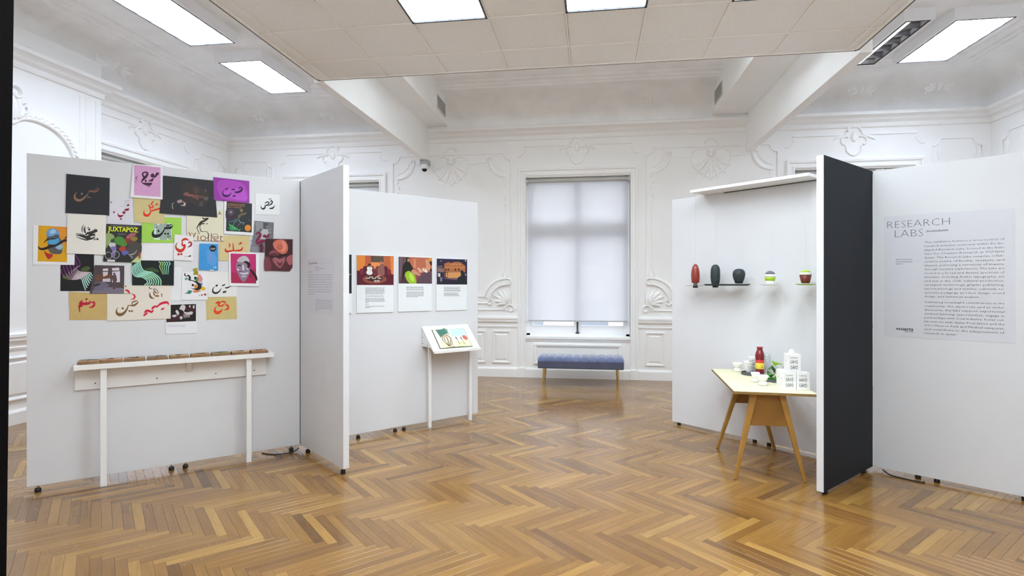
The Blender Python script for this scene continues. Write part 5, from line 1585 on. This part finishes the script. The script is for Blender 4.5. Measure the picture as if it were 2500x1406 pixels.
# ---- middle
s = white_sheet('Z4', [(605, 365), (928, 400), (920, 822), (588, 802)], 'white sheet with red orange Arabic word and small black squiggle', 3.5, '#e6e4e8')
Rd = '#c52e1e'
s.stroke('#8a5d2a', [(662, 500, 4), (632, 545, 20), (628, 590, 30), (645, 620, 40)]).stroke(Rd, [(640, 612, 40), (690, 648, 58), (742, 635, 48), (776, 588, 36), (780, 545, 28), (752, 562, 28), (736, 535, 28), (745, 500, 20)]).stroke(Rd, [(728, 498, 14), (748, 462, 34), (800, 446, 36), (850, 470, 10)])
s.stroke('#a03040', [(842, 522, 18), (868, 496, 26), (894, 520, 30), (880, 562, 32), (828, 586, 10)]).dia(Rd, 675, 708, 27).dia(Rd, 722, 704, 25).stroke('#252022', [(768, 747, 3), (835, 744, 6), (870, 738, 24), (890, 732, 10)])
s.done('calligraphy')
s = Sheet(A, 'Z4', [(1380, 385), (1896, 390), (1882, 830), (1366, 815)], '#d2c08e', 'tan sheet with red Arabic word above the magenta portrait', 2)
Rd = '#ca1c20'
s.stroke(Rd, [(1538, 515, 8), (1552, 545, 20), (1552, 570, 16), (1524, 584, 4)]).stroke(Rd, [(1482, 602, 8), (1480, 642, 28), (1510, 660, 36), (1565, 652, 28), (1612, 635, 24), (1610, 560, 18), (1602, 510, 6)]).stroke(Rd, [(1612, 640, 20), (1680, 646, 24), (1748, 632, 30), (1782, 572, 6)]).stroke(Rd, [(1690, 640, 10), (1702, 618, 8)]).stroke(Rd, [(1704, 552, 4), (1720, 530, 18), (1748, 516, 34), (1760, 520, 20)])
s.done('calligraphy')
s = Sheet(A, 'Z4', [(1035, 522), (1350, 532), (1353, 985), (1200, 985), (1022, 970)], '#3b92d4', 'bright blue booklet cover with dark round badge and number 19', 3, cat='booklet', name='booklet')
s.poly('#5598da', [(1160, 640), (1260, 640), (1330, 800), (1300, 900), (1180, 860)], True).ell('#7f93cc', 1216, 740, 16, 90).ell('#15212d', 1262, 606, 60, 57).stroke('#a99c84', [(1218, 602, 8), (1262, 606, 8), (1308, 604, 8)], 1).stroke('#c8c2b4', [(1226, 620, 8), (1266, 622, 10), (1300, 618, 8)], 1).text('#e8eef4', '19', 1272, 950, 1322, 945, 38).ell('#d6d6ca', 1240, 982, 40, 12)
s.done('cover_art')
s = white_sheet('Z7', [(108, 793), (546, 808), (541, 1282), (117, 1276)], 'magenta print of a grey face with black brush sweep', 4, '#e8e8ec')
s.poly('#bd2a6d', [(133, 812), (497, 822), (500, 1242), (141, 1236)]).poly('#a62450', [(139, 1080), (300, 1100), (498, 1030), (500, 1242), (141, 1236)])
s.poly('#8b7d90', [(213, 975), (240, 938), (300, 930), (390, 955), (408, 1030), (398, 1110), (352, 1195), (320, 1218), (272, 1172), (230, 1080)], True).poly('#b9b7bd', [(230, 928), (250, 880), (312, 848), (372, 862), (404, 932), (320, 936)], True)
for c, q in (('#cbc4d2', [(303, 975), (326, 975), (334, 1050), (300, 1052)]), ('#d4ccd8', [(262, 1082), (325, 1092), (392, 1080), (380, 1106), (325, 1112), (280, 1106)]), ('#c2b6c8', [(288, 1132), (325, 1126), (362, 1130), (350, 1150), (300, 1152)]), ('#5f5266', [(250, 1060), (300, 1070), (300, 1086), (262, 1082)]), ('#d8d2de', [(216, 1022), (250, 1038), (262, 1060), (236, 1056)]), ('#d0c8d6', [(352, 1000), (395, 1040), (372, 1046)])):
    s.poly(c, q)
s.ell('#3c3342', 260, 986, 30, 14, 0.1).ell('#a99fb0', 262, 1002, 26, 6)
s.stroke('#2a131f', [(322, 934, 12), (362, 938, 34), (396, 972, 42), (384, 1020, 30)]).stroke('#2a131f', [(412, 1030, 16), (446, 1080, 36), (486, 1130, 36), (506, 1180, 26), (498, 1205, 10)]).stroke('#6d1638', [(400, 1120, 10), (420, 1140, 24), (428, 1156, 6)])
s.done('artwork')
s = white_sheet('Z7', [(44, 66), (482, 96), (460, 557), (40, 530)], 'dark jungle and planets illustration with an orange sun', 3, '#e6e6ea')
s.poly('#2d3436', [(78, 68), (442, 100), (436, 513), (68, 491)]).poly('#3c2422', [(80, 70), (300, 88), (290, 160), (82, 165)]).lines('#a57d60', 88, 345, [96, 118, 144], 10, 0.06, 0.8).poly('#3b2f3e', [(75, 180), (200, 160), (240, 280), (160, 330), (74, 330)], True)
s.ring('#6f6a74', 140, 222, 42, 4).ring('#6f6a74', 140, 222, 30, 3).ell('#8a8690', 140, 222, 18).ring('#6a5a40', 290, 198, 28, 4).ell('#c9922e', 290, 198, 15)
s.poly('#6d5b46', [(240, 270), (290, 238), (362, 225), (345, 258), (285, 275), (262, 318), (245, 300)], True).stroke('#5f7c8c', [(105, 360, 6), (170, 350, 10), (240, 320, 8), (270, 380, 8), (230, 420, 6)]).stroke('#7893a0', [(170, 420, 6), (190, 370, 8), (240, 340, 6)]).stroke('#90a4ac', [(255, 340, 5), (280, 370, 8), (325, 375, 8), (310, 405, 4)])
s.stroke('#5a6455', [(390, 310, 4), (400, 340, 8), (430, 350, 4)])
for a, b, cc in (((100, 375), (180, 470), '#3c965a'), ((92, 440), (190, 490), '#348a52'), ((150, 400), (215, 490), '#4aa86a'), ((200, 430), (250, 490), '#3c965a'), ((285, 455), (240, 495), '#46a064')):
    dx, dy = b[0] - a[0], b[1] - a[1]
    s.poly(cc, [a, (a[0] + dx * 0.6 + dy * 0.18, a[1] + dy * 0.6 - dx * 0.18), b, (a[0] + dx * 0.5 - dy * 0.18, a[1] + dy * 0.5 + dx * 0.18)])
s.ell('#17191a', 382, 450, 58, 52).ell('#d68834', 382, 448, 47, 46)
s.done('artwork')
s = Sheet(A, 'Z7', [(475, 345), (754, 370), (738, 808), (410, 786), (455, 560)], '#74757b', 'grey cracked photograph with dark red Arabic letters', 1.5)
for c, q in (('#8f9096', [(490, 360), (600, 370), (590, 470), (500, 500)]), ('#515257', [(600, 372), (670, 378), (660, 450), (610, 470)]), ('#b7b6ba', [(556, 480), (600, 462), (668, 466), (684, 530), (650, 612), (560, 604)]), ('#5e5f65', [(540, 470), (570, 455), (590, 470), (560, 510)]), ('#87888e', [(420, 700), (520, 720), (520, 790), (416, 780)])):
    s.poly(c, q)
for q in ((705, 510), (700, 470), (650, 430), (520, 470), (430, 630), (440, 670)):
    s.ell('#9c9da2', q[0], q[1], 14, 9)
Rd = '#7b1b43'
s.stroke(Rd, [(500, 540, 16), (520, 518, 22), (552, 525, 34), (560, 555, 36), (530, 600, 38), (505, 640, 30), (495, 660, 8)]).ell(Rd, 622, 565, 28, 22).stroke(Rd, [(628, 582, 20), (660, 572, 34), (684, 535, 26)]).stroke(Rd, [(500, 680, 14), (560, 650, 50), (640, 630, 30)]).stroke('#57203a', [(560, 680, 60), (580, 730, 56), (570, 795, 50)])
s.done('calligraphy')
s = Sheet(A, 'Z7', [(634, 600), (1024, 610), (1019, 1012), (978, 1070), (618, 1056)], '#5a2b31', 'dark red photograph of a face veiled by a rose', 4)
s.poly('#3a1c22', [(636, 604), (745, 615), (735, 760), (700, 840), (624, 850)]).poly('#4a2127', [(930, 612), (1022, 612), (1018, 830), (950, 800)]).poly('#d27460', [(742, 665), (800, 620), (900, 622), (952, 700), (945, 785), (880, 822), (800, 780), (752, 720)], True).poly('#e39079', [(860, 640), (910, 650), (930, 730), (890, 790), (850, 760), (880, 700)], True).ell('#bd5e4e', 842, 722, 42, 40).ell('#c86a58', 842, 722, 22, 22)
s.stroke('#93505a', [(690, 830, 10), (720, 795, 34), (770, 790, 30), (820, 830, 8)]).stroke('#331a1f', [(690, 852, 30), (780, 872, 34), (870, 842, 34), (970, 830, 20)]).poly('#a65f69', [(735, 890), (790, 870), (840, 910), (905, 860), (912, 920), (870, 990), (838, 1022), (770, 965)], True).poly('#6b3039', [(790, 930), (840, 950), (880, 930), (840, 1000)], True).poly('#b3616a', [(945, 865), (1018, 835), (1012, 955), (975, 978), (935, 910)], True).poly('#7a3d47', [(620, 880), (680, 880), (720, 1000), (690, 1050), (620, 1050)], True).poly('#c98a86', [(800, 880), (835, 900), (870, 882), (840, 912)])
s.done('artwork')
# ---- bottom rows
s = Sheet(A, 'L', [(785, 764), (1092, 768), (1090, 948), (786, 947)], '#121b1c', 'black poster with mint green wavy stripes', 3)
s.z('Z5')
P0 = [(1430, -95), (1440, 40), (1500, 125), (1640, 140), (1735, 200), (1755, 262), (1690, 318)]
P1 = [(1590, -215), (1625, -70), (1690, 10), (1860, 40), (1995, 140), (2045, 230), (2040, 318)]
for k in range(7):
    t = k / 6
    q = [(a[0] + (b[0] - a[0]) * t, a[1] + (b[1] - a[1]) * t, 24) for a, b in zip(P0, P1)]
    s.stroke('#8fd0bd' if k % 2 else '#a3dcc6', q[:4]).stroke('#9bd6b6', q[3:])
s.poly('#2e4d22', [(1700, -30), (1850, -60), (2000, 0), (1900, 20), (1760, 10)], True)
s.z('Z4')
for k in range(5):
    s.stroke('#93d6be' if k > 1 else '#a9d27a', [(335 + 42 * k, 832, 15), (368 + 40 * k, 868, 18), (350 + 38 * k, 915, 14), (375 + 31 * k, 980, 11), (405 + 22 * k, 1052, 9)])
s.poly('#35502a', [(180, 960), (230, 935), (330, 985), (320, 1020), (230, 1000)], True)
s.done('artwork')
s = Sheet(A, 'Z5', [(72, 455), (892, 500), (882, 1055), (85, 1062)], '#c6aa6d', 'tan sheet with dark red Arabic word at the lower end', 1)
Rd = '#b81c38'
s.stroke(Rd, [(305, 900, 16), (298, 820, 32), (296, 755, 44), (330, 770, 40), (350, 745, 40), (310, 705, 44), (350, 655, 30), (372, 640, 10)]).stroke(Rd, [(340, 690, 40), (390, 715, 56), (450, 715, 56), (510, 700, 50), (535, 655, 26)]).stroke(Rd, [(440, 690, 30), (450, 660, 14)]).stroke(Rd, [(565, 700, 34), (595, 675, 30), (618, 700, 38), (610, 750, 44), (565, 785, 40), (496, 800, 4)]).poly('#8e2f30', [(414, 634), (440, 588), (476, 612), (466, 634)])
s.done('calligraphy')
s = Sheet(A, 'Z5', [(890, 290), (2258, 320), (2255, 1036), (890, 1084)], '#e1dacf', 'wide cream sheet with brown and crimson Arabic words', 2)
Bn = '#795b39'
s.stroke(Bn, [(1132, 785, 4), (1096, 845, 20), (1100, 915, 52), (1160, 950, 70), (1232, 930, 58), (1292, 870, 42), (1332, 800, 26), (1342, 738, 10)]).stroke(Bn, [(1340, 752, 12), (1400, 752, 24), (1470, 750, 42), (1540, 700, 30), (1560, 665, 6)]).stroke(Bn, [(1440, 742, 14), (1424, 700, 20), (1460, 672, 26), (1520, 654, 22), (1548, 668, 8)]).dia(Bn, 1225, 815, 30).dia(Bn, 1372, 872, 27).dia(Bn, 1424, 872, 27)
Rd = '#cf1d42'
s.stroke(Rd, [(1668, 975, 12), (1690, 960, 36), (1735, 925, 40), (1765, 900, 10)]).stroke(Rd, [(1685, 915, 16), (1735, 868, 50), (1795, 870, 48), (1845, 892, 44), (1885, 850, 24)]).stroke(Rd, [(1855, 845, 20), (1870, 805, 44), (1930, 770, 40), (1985, 785, 24)]).stroke(Rd, [(1955, 800, 14), (2020, 730, 44), (2100, 695, 50), (2185, 690, 48), (2212, 745, 10)]).poly(Rd, [(2036, 850), (2060, 812), (2128, 798), (2106, 840)])
s.stroke(Rd, [(1378, 492, 26), (1345, 445, 44), (1300, 425, 34), (1280, 440, 6)]).stroke(Rd, [(1430, 498, 10), (1482, 545, 36), (1472, 600, 30), (1388, 630, 4)]).dia('#8e2a3a', 1293, 340, 18).stroke('#6a4a30', [(1210, 500, 4), (1320, 498, 8), (1430, 500, 5)])
s.stroke(Bn, [(1815, 470, 6), (1808, 530, 36), (1838, 582, 40), (1908, 608, 4)]).stroke('#85524c', [(1885, 455, 14), (1900, 505, 30), (1922, 550, 10)]).ell('#8d6f3e', 1965, 548, 45, 21).stroke('#6f4a44', [(1882, 392, 8), (1912, 448, 22), (1962, 488, 16), (1990, 470, 12), (1962, 425, 14), (1900, 385, 12)]).dia(Bn, 2062, 512, 19).dia(Bn, 2066, 548, 19).stroke('#5d4a36', [(1788, 350, 12), (1810, 382, 18), (1862, 396, 6)])
s.done('calligraphy')
s = white_sheet('Z6', [(840, 175), (1392, 200), (1389, 656), (848, 666)], 'off white sheet with thick black Arabic word under the magenta portrait', 1, '#e4e3e2')
K = '#24221f'
s.stroke(K, [(966, 465, 6), (935, 515, 20), (940, 568, 34), (990, 590, 36), (1052, 562, 26), (1102, 488, 4)]).poly(K, [(980, 468), (995, 430), (1036, 424), (1016, 465)]).poly(K, [(1104, 442), (1172, 412), (1166, 440), (1114, 460)]).stroke(K, [(1166, 488, 16), (1212, 486, 26), (1290, 452, 6)]).poly('#3a3018', [(1118, 588), (1134, 550), (1196, 545), (1182, 582)])
s.done('calligraphy')
s = white_sheet('Z6', [(344, 190), (846, 182), (838, 716), (342, 722)], 'white print of a colourful blocky Arabic letter', 2, '#e5e5ea')
for c, q in (('#959029', [(558, 130), (580, 118), (640, 108), (634, 168), (656, 182), (652, 242), (554, 242), (576, 188)]), ('#dca15c', [(622, 238), (700, 226), (694, 262), (640, 264)]), ('#d68d8b', [(650, 256), (695, 232), (742, 310), (726, 372), (680, 392), (656, 330)]), ('#588d53', [(575, 275), (655, 285), (662, 372), (622, 384), (582, 330)]), ('#15231a', [(580, 274), (620, 280), (620, 322), (580, 326)]), ('#5d9876', [(400, 300), (456, 294), (456, 336), (400, 340)]), ('#5a7dbe', [(676, 402), (742, 390), (732, 442), (700, 446)]), ('#d9b637', [(696, 472), (762, 462), (808, 508), (762, 546), (696, 524)]), ('#d78850', [(545, 548), (640, 525), (722, 545), (622, 582), (560, 576)]), ('#3d886e', [(456, 538), (530, 538), (536, 572), (502, 606), (384, 598), (452, 570)]), ('#d78648', [(578, 430), (622, 428), (648, 470), (622, 512), (584, 500)]), ('#9d5438', [(765, 598), (808, 598), (808, 635), (765, 635)]), ('#886844', [(710, 612), (740, 612), (740, 640), (710, 640)]), ('#77603f', [(674, 626), (688, 626), (688, 640), (674, 640)])):
    s.poly(c, q)
K = '#26201d'
s.stroke(K, [(412, 206, 8), (396, 238, 24), (428, 268, 14), (468, 250, 24), (496, 300, 42), (484, 336, 30), (545, 352, 14), (622, 384, 34), (672, 430, 64), (680, 478, 74), (640, 512, 46), (565, 510, 14), (514, 488, 3)]).ell(K, 552, 436, 22, 24)
s.done('artwork')
s = Sheet(A, 'Z6', [(800, 715), (848, 668), (1384, 655), (1396, 1084), (900, 1094), (812, 1112)], '#cab87e', 'tan sheet with orange red Arabic word, lowest beside the blank wall', 0)
Rd = '#dd461e'
s.stroke(Rd, [(1015, 830, 4), (975, 885, 26), (978, 940, 54), (1022, 965, 60), (1082, 938, 44), (1124, 885, 4)]).stroke(Rd, [(988, 795, 8), (1018, 770, 40), (1062, 772, 40), (1042, 815, 38), (1082, 836, 30), (1132, 812, 24), (1185, 772, 8)]).stroke(Rd, [(1078, 772, 8), (1112, 750, 28), (1160, 755, 26), (1194, 774, 6)]).stroke(Rd, [(1178, 835, 16), (1196, 812, 30), (1226, 838, 34), (1215, 890, 38), (1140, 914, 4)]).dia(Rd, 1130, 845, 13)
s.done('calligraphy')
s = white_sheet('Z6', [(20, 790), (622, 788), (628, 1352), (36, 1374)], 'white sheet with a dark photograph of raised hands, lowest of all', 1, '#e2e3e8')
s.poly('#1f1719', [(48, 815), (613, 797), (613, 1123), (49, 1146)]).poly('#3d1c23', [(60, 1060), (250, 1010), (380, 965), (400, 1010), (330, 1090), (120, 1138), (60, 1140)], True).poly('#3a1a20', [(400, 850), (480, 830), (600, 880), (600, 960), (470, 950)], True)
for q in ([(322, 838), (352, 812), (398, 822), (412, 868), (382, 935), (352, 915), (298, 892)], [(222, 935), (252, 910), (292, 962), (276, 1012), (245, 985)], [(376, 940), (440, 955), (540, 940), (548, 985), (490, 1005), (410, 985)], [(302, 1040), (355, 1035), (350, 1080), (318, 1090)], [(482, 830), (505, 822), (508, 858), (488, 862)], [(555, 830), (585, 825), (580, 880), (558, 878)], [(155, 1015), (235, 1000), (240, 1030), (190, 1050)]):
    s.poly('#cbc4c6', q, True)
for k in range(5):
    s.stroke('#c4bcbf', [(378 + 22 * k, 985, 10), (388 + 24 * k, 1030, 12), (385 + 28 * k, 1070 - 5 * k, 6)])
s.lines('#b9bad0', 70, 420, [1200, 1222], 8)
s.done('artwork')

# ------------------------------------------------------------------ picture boards on the picture panel
def board(quad, label, layer=4):
    s = Sheet(C_, 'Z9', quad, '#e3e7ea', label, layer, cat='picture board', name='picture_board', thick=0.0095, group='picture boards on the white panel')
    return s
s = board([(90, 106), (874, 130), (866, 1308), (92, 1328)], 'white board with orange picture of two people at a round table of plates')
s.poly('#a65835', [(92, 110), (872, 133), (870, 740), (95, 738)])
for c, q in (('#d78137', [(95, 115), (275, 122), (268, 350), (240, 480), (95, 440)]), ('#ae583a', [(275, 122), (395, 128), (390, 260), (370, 350), (268, 350)]), ('#594a40', [(390, 128), (662, 138), (660, 262), (395, 258)]), ('#de884f', [(395, 260), (660, 264), (640, 330), (510, 350), (450, 400), (385, 310)]), ('#b3603e', [(662, 138), (792, 142), (790, 420), (730, 345), (660, 330)]), ('#d77e3e', [(792, 142), (870, 144), (870, 520), (815, 500)]), ('#581a29', [(95, 432), (150, 440), (172, 395), (222, 392), (245, 340), (450, 342), (452, 520), (505, 520), (512, 342), (726, 345), (760, 410), (815, 432), (820, 515), (870, 520), (870, 740), (95, 738)])):
    s.poly(c, q)
s.ell('#772a3a', 200, 455, 42, 62).ell('#772a3a', 772, 465, 42, 60).ell('#6d2a36', 482, 460, 34, 60).poly('#875753', [(530, 390), (590, 310), (640, 290), (670, 360), (672, 525), (545, 525)], True).ell('#ad6858', 602, 266, 30, 26)
s.ell('#884a39', 470, 618, 255, 92).ell('#3b1a1a', 468, 598, 180, 66).ell('#c06a52', 560, 545, 40, 26)
for x, y, rx in ((330, 597, 44), (396, 572, 40), (516, 572, 36), (455, 600, 42), (574, 600, 40), (517, 656, 62)):
    s.ell('#dfd6d0', x, y, rx, rx * 0.32).ell('#4a2622', x, y + 2, rx * 0.6, rx * 0.14)
s.poly('#dadad7', [(308, 372), (350, 350), (422, 366), (412, 430), (428, 488), (390, 522), (322, 516), (293, 470), (316, 430)], True).ell('#3b1a14', 365, 318, 34, 32).ell('#ab684e', 374, 345, 20, 20).stroke('#8a8a88', [(380, 370, 4), (390, 430, 5), (375, 470, 4)])
s.poly('#f0e8df', [(90, 738), (872, 740), (872, 748), (90, 746)])
s.lines('#75757c', 275, 690, [795, 815, 840, 858, 882, 902, 924], 7, last=0.9).lines('#75757c', 275, 660, [966], 7).lines('#75757c', 275, 685, [1010, 1034, 1056, 1078, 1100], 7, last=0.16).lines('#75757c', 275, 350, [1142], 7).lines('#75757c', 275, 680, [1186, 1210], 7, -0.01, 0.28)
s.done('artwork')
s = board([(972, 136), (1680, 163), (1670, 1280), (966, 1302)], 'white board with picture of a dark robed figure and lime cushion')
s.poly('#b2674d', [(975, 142), (1678, 168), (1678, 712), (975, 706)])
for c, q in (('#5a4650', [(975, 145), (1130, 150), (1082, 330), (1060, 600), (1000, 706), (975, 706)]), ('#6f5862', [(1010, 150), (1060, 152), (1040, 330), (1020, 560), (1000, 560)]), ('#c78468', [(1288, 190), (1342, 192), (1340, 380), (1288, 375)]), ('#cb8f6e', [(1540, 200), (1600, 202), (1640, 330), (1640, 440), (1560, 420)]), ('#c88b3f', [(1590, 166), (1678, 168), (1678, 240), (1622, 252)]), ('#2a2228', [(1622, 250), (1678, 235), (1678, 330), (1648, 320)]), ('#2a2228', [(1640, 405), (1678, 390), (1678, 465), (1626, 445)]), ('#5b4450', [(1355, 620), (1480, 482), (1620, 455), (1678, 470), (1678, 712), (1350, 708)]), ('#8a4a48', [(1330, 520), (1480, 484), (1360, 640), (1340, 620)])):
    s.poly(c, q)
s.poly('#4a3138', [(1000, 706), (1060, 560), (1150, 560), (1200, 706)]).poly('#22221d', [(1132, 150), (1215, 172), (1205, 258), (1292, 410), (1240, 470), (1120, 462), (1085, 600), (1045, 600), (1065, 330), (1120, 240)]).ell('#b2827a', 1182, 215, 24, 36, 0.15)
s.poly('#96bd2d', [(1112, 505), (1160, 450), (1215, 450), (1312, 540), (1348, 692), (1290, 706), (1192, 690), (1130, 600)], True).poly('#b4d64e', [(1200, 500), (1250, 510), (1300, 600), (1290, 670), (1220, 620)], True)
s.poly('#c68d7b', [(1245, 440), (1300, 418), (1440, 525), (1390, 536), (1290, 505)], True).poly('#d3a08c', [(1358, 388), (1410, 382), (1480, 450), (1420, 475), (1390, 420)], True).poly('#e3d5c9', [(1474, 386), (1542, 388), (1592, 462), (1562, 484), (1490, 442)]).ell('#3a2a2a', 1520, 412, 8, 14)
s.lines('#75757c', 1138, 1505, [775, 795, 818, 838], 7).lines('#75757c', 1138, 1515, [880, 900, 920, 942, 962, 984], 7, last=0.65)
s.done('artwork')
s = board([(1774, 176), (2422, 199), (2400, 1262), (1772, 1280)], 'white board with night picture of a glowing building')
s.poly('#2d2440', [(1778, 181), (2418, 202), (2418, 730), (1778, 724)])
for c, q in (('#a3643e', [(1935, 290), (2040, 252), (2062, 280), (2140, 255), (2230, 248), (2290, 270), (2382, 340), (2376, 472), (2030, 482), (1940, 452)]), ('#b87848', [(1945, 360), (2370, 355), (2370, 385), (1945, 388)]), ('#876860', [(1788, 380), (1920, 388), (1932, 472), (1796, 462)]), ('#6d5560', [(1800, 340), (1880, 325), (1920, 372), (1792, 372)]), ('#c68d58', [(1950, 482), (2282, 470), (2300, 530), (2212, 592), (2040, 595), (1945, 560)]), ('#262030', [(1778, 600), (2225, 595), (2205, 730), (1778, 726)]), ('#6a5060', [(1900, 590), (2220, 590), (2200, 640), (1960, 610)]), ('#cdbfb7', [(1798, 492), (1852, 490), (1852, 572), (1810, 560)])):
    s.poly(c, q)
for x in (2090, 2140, 2200, 2265):
    s.stroke('#e0ae5a', [(x - 24, 285, 5), (x, 322, 7), (x + 24, 285, 5)])
for x in (1972, 2022, 2170, 2242):
    s.ell('#47281f', x, 415, 15, 32)
for x, w_ in ((1872, 18), (1962, 16), (2005, 12)):
    s.stroke('#1c1818', [(x, 475, w_ * 0.6), (x, 520, w_), (x + 4, 578, w_ * 0.7)])
s.ell('#77707c', 1870, 622, 25, 52).poly('#1d2427', [(2272, 445), (2300, 432), (2335, 440), (2362, 505), (2370, 600), (2414, 640), (2416, 726), (2208, 726), (2220, 600), (2292, 545)]).ell('#e8e6ea', 1868, 232, 9).ell('#e8e6ea', 2385, 226, 13).poly('#8f8a92', [(2372, 500), (2400, 500), (2400, 540), (2372, 540)])
s.lines('#75757c', 1928, 2278, [785, 804, 824, 846, 864], 7).lines('#75757c', 1928, 2240, [905, 924, 942], 7).lines('#75757c', 1928, 2275, [962], 7)
s.done('artwork')
# fourth board, hidden but for a sliver beside the fin
s = Sheet(C_, 'P', [(780, 615.5), (859.5, 620.3), (859.5, 766), (780, 768)], '#e3e7ea', 'board with a near black picture, only a sliver beside the fin', 4, cat='picture board', name='picture_board', thick=0.0095, group='picture boards on the white panel')
s.poly('#2a2529', [(780, 616.5), (858.5, 621.5), (858.5, 716.5), (780, 716.5)]).stroke('#b8b2b4', [(852.5, 671.5, 0.5), (854, 670.3, 1.1), (856, 669, 0.5)]).lines('#75757c', 852, 857, [764], 1.0)
s.done('artwork')

# ------------------------------------------------------------------ faded text sheet on the fin
s = Sheet(B, 'P', [(750.5, 632.5), (814.5, 627.3), (814.5, 769), (750.5, 763.5)], '#d6d6de', 'faded lilac text sheet headed TypeAraby on the narrow fin', 0, cat='text sheet', name='text_sheet', group='printed text sheets')
s.text('#4c4a5c', 'TypeAraby', 753, 645.3, 775, 644.6, 5.2, thin=0.006)
s.lines('#c0c0c8', 776, 810, [643.0], 0.7, -0.03).lines('#8b8b96', 770, 778, [651.3], 1.1).lines('#8b8b96', 770, 793, [654.8], 1.1).lines('#8b8b96', 770, 779, [659.8], 1.1).lines('#8b8b96', 752.5, 761, [663.2], 1.1)
s.lines('#a2a2ad', 752.5, 811, [670.8, 676.8, 682.6, 688.6, 694.4, 700.2, 706.2, 711.8, 717.4], 1.3, -0.008, 0.3)
s.lines('#a2a2ad', 770, 811.5, [731.2, 735.2, 739.4, 743.6, 747.8, 751.8, 755.8], 1.2, 0.045, 0.17)
s.done('printed_text')

# ------------------------------------------------------------------ exhibition introduction
VINYL = mat('vinyl_lilac', (0.645, 0.65, 0.705), rough=0.5, spec=0.3)
s = Sheet(F, 'P', [(2157.5, 528.5), (2478.8, 507.5), (2479.8, 838), (2158.5, 820.5)], '#cfcfd8', 'pale lilac introduction text sheet headed Research Labs', 0, cat='text sheet', name='text_sheet', group='printed text sheets', paper=VINYL)
s.z('ZT')
T = '#55565e'
s.text(T, 'RESEARCH', 66, 192, 678, 155, 72, thin=-0.026).text(T, 'LABS', 140, 281, 417, 267, 76, thin=-0.026)
s.text('#3a3b42', 'An Introduction', 448, 223, 660, 214, 17, shear=0.2).stroke('#3a3b42', [(438, 226, 2.4), (550, 219, 2.4), (668, 211, 2.4)], 1)
body1 = ['This exhibition features a cross-section of', 'research activities underway within the fac-', 'ulty-led Research Labs, housed in the Insti-', 'tute for Creative Research at VCUarts', 'Qatar. The Research Labs comprise collab-', 'orative teams of faculty, students, and', 'alumni, pursuing a territory of inquiry', 'through iterative explorations. The Labs are', 'rooted in a broad and diverse spectrum of', 'domains, including Arabic typography, art', 'and law in the Gulf, cultural production,', 'emergent technology, graphic publishing,', 'nanotechnology and textiles, culturally re-', 'sponsive pedagogy, product design, sound', 'design, and statistical analysis.']
body2 = ['Cultivating meaningful contributions in the', 'community, the classroom, and to wider', 'discourse, the labs support experiential', 'student learning opportunities, engage in', 'partnerships with local industry, foster col-', 'laborations with Qatar Foundation and the', 'VCU Monroe Park and Medical campuses,', 'and contribute to the advancement of', 'research in Qatar.']
for lines_, ya, yb in ((body1, 336, 866), (body2, 921, 1224)):
    n_ = len(lines_)
    for k, t_ in enumerate(lines_):
        y_ = ya + (yb - ya) * k / (n_ - 1)
        xe = 1214
        if k == n_ - 1: xe = 972 if lines_ is body1 else 750
        s.text('#6a6b73', t_, 429, y_, xe, y_, 19, res=1, thin=0.0)
s.lines('#9c9ca6', 148, 314, [492, 514, 535], 7, last=0.4)
s.text('#25262b', 'vcuarts', 148, 1184, 321, 1184, 27, thin=0.02).text('#44454c', 'QATAR', 234, 1207, 321, 1208, 16)
s.done('printed_text')
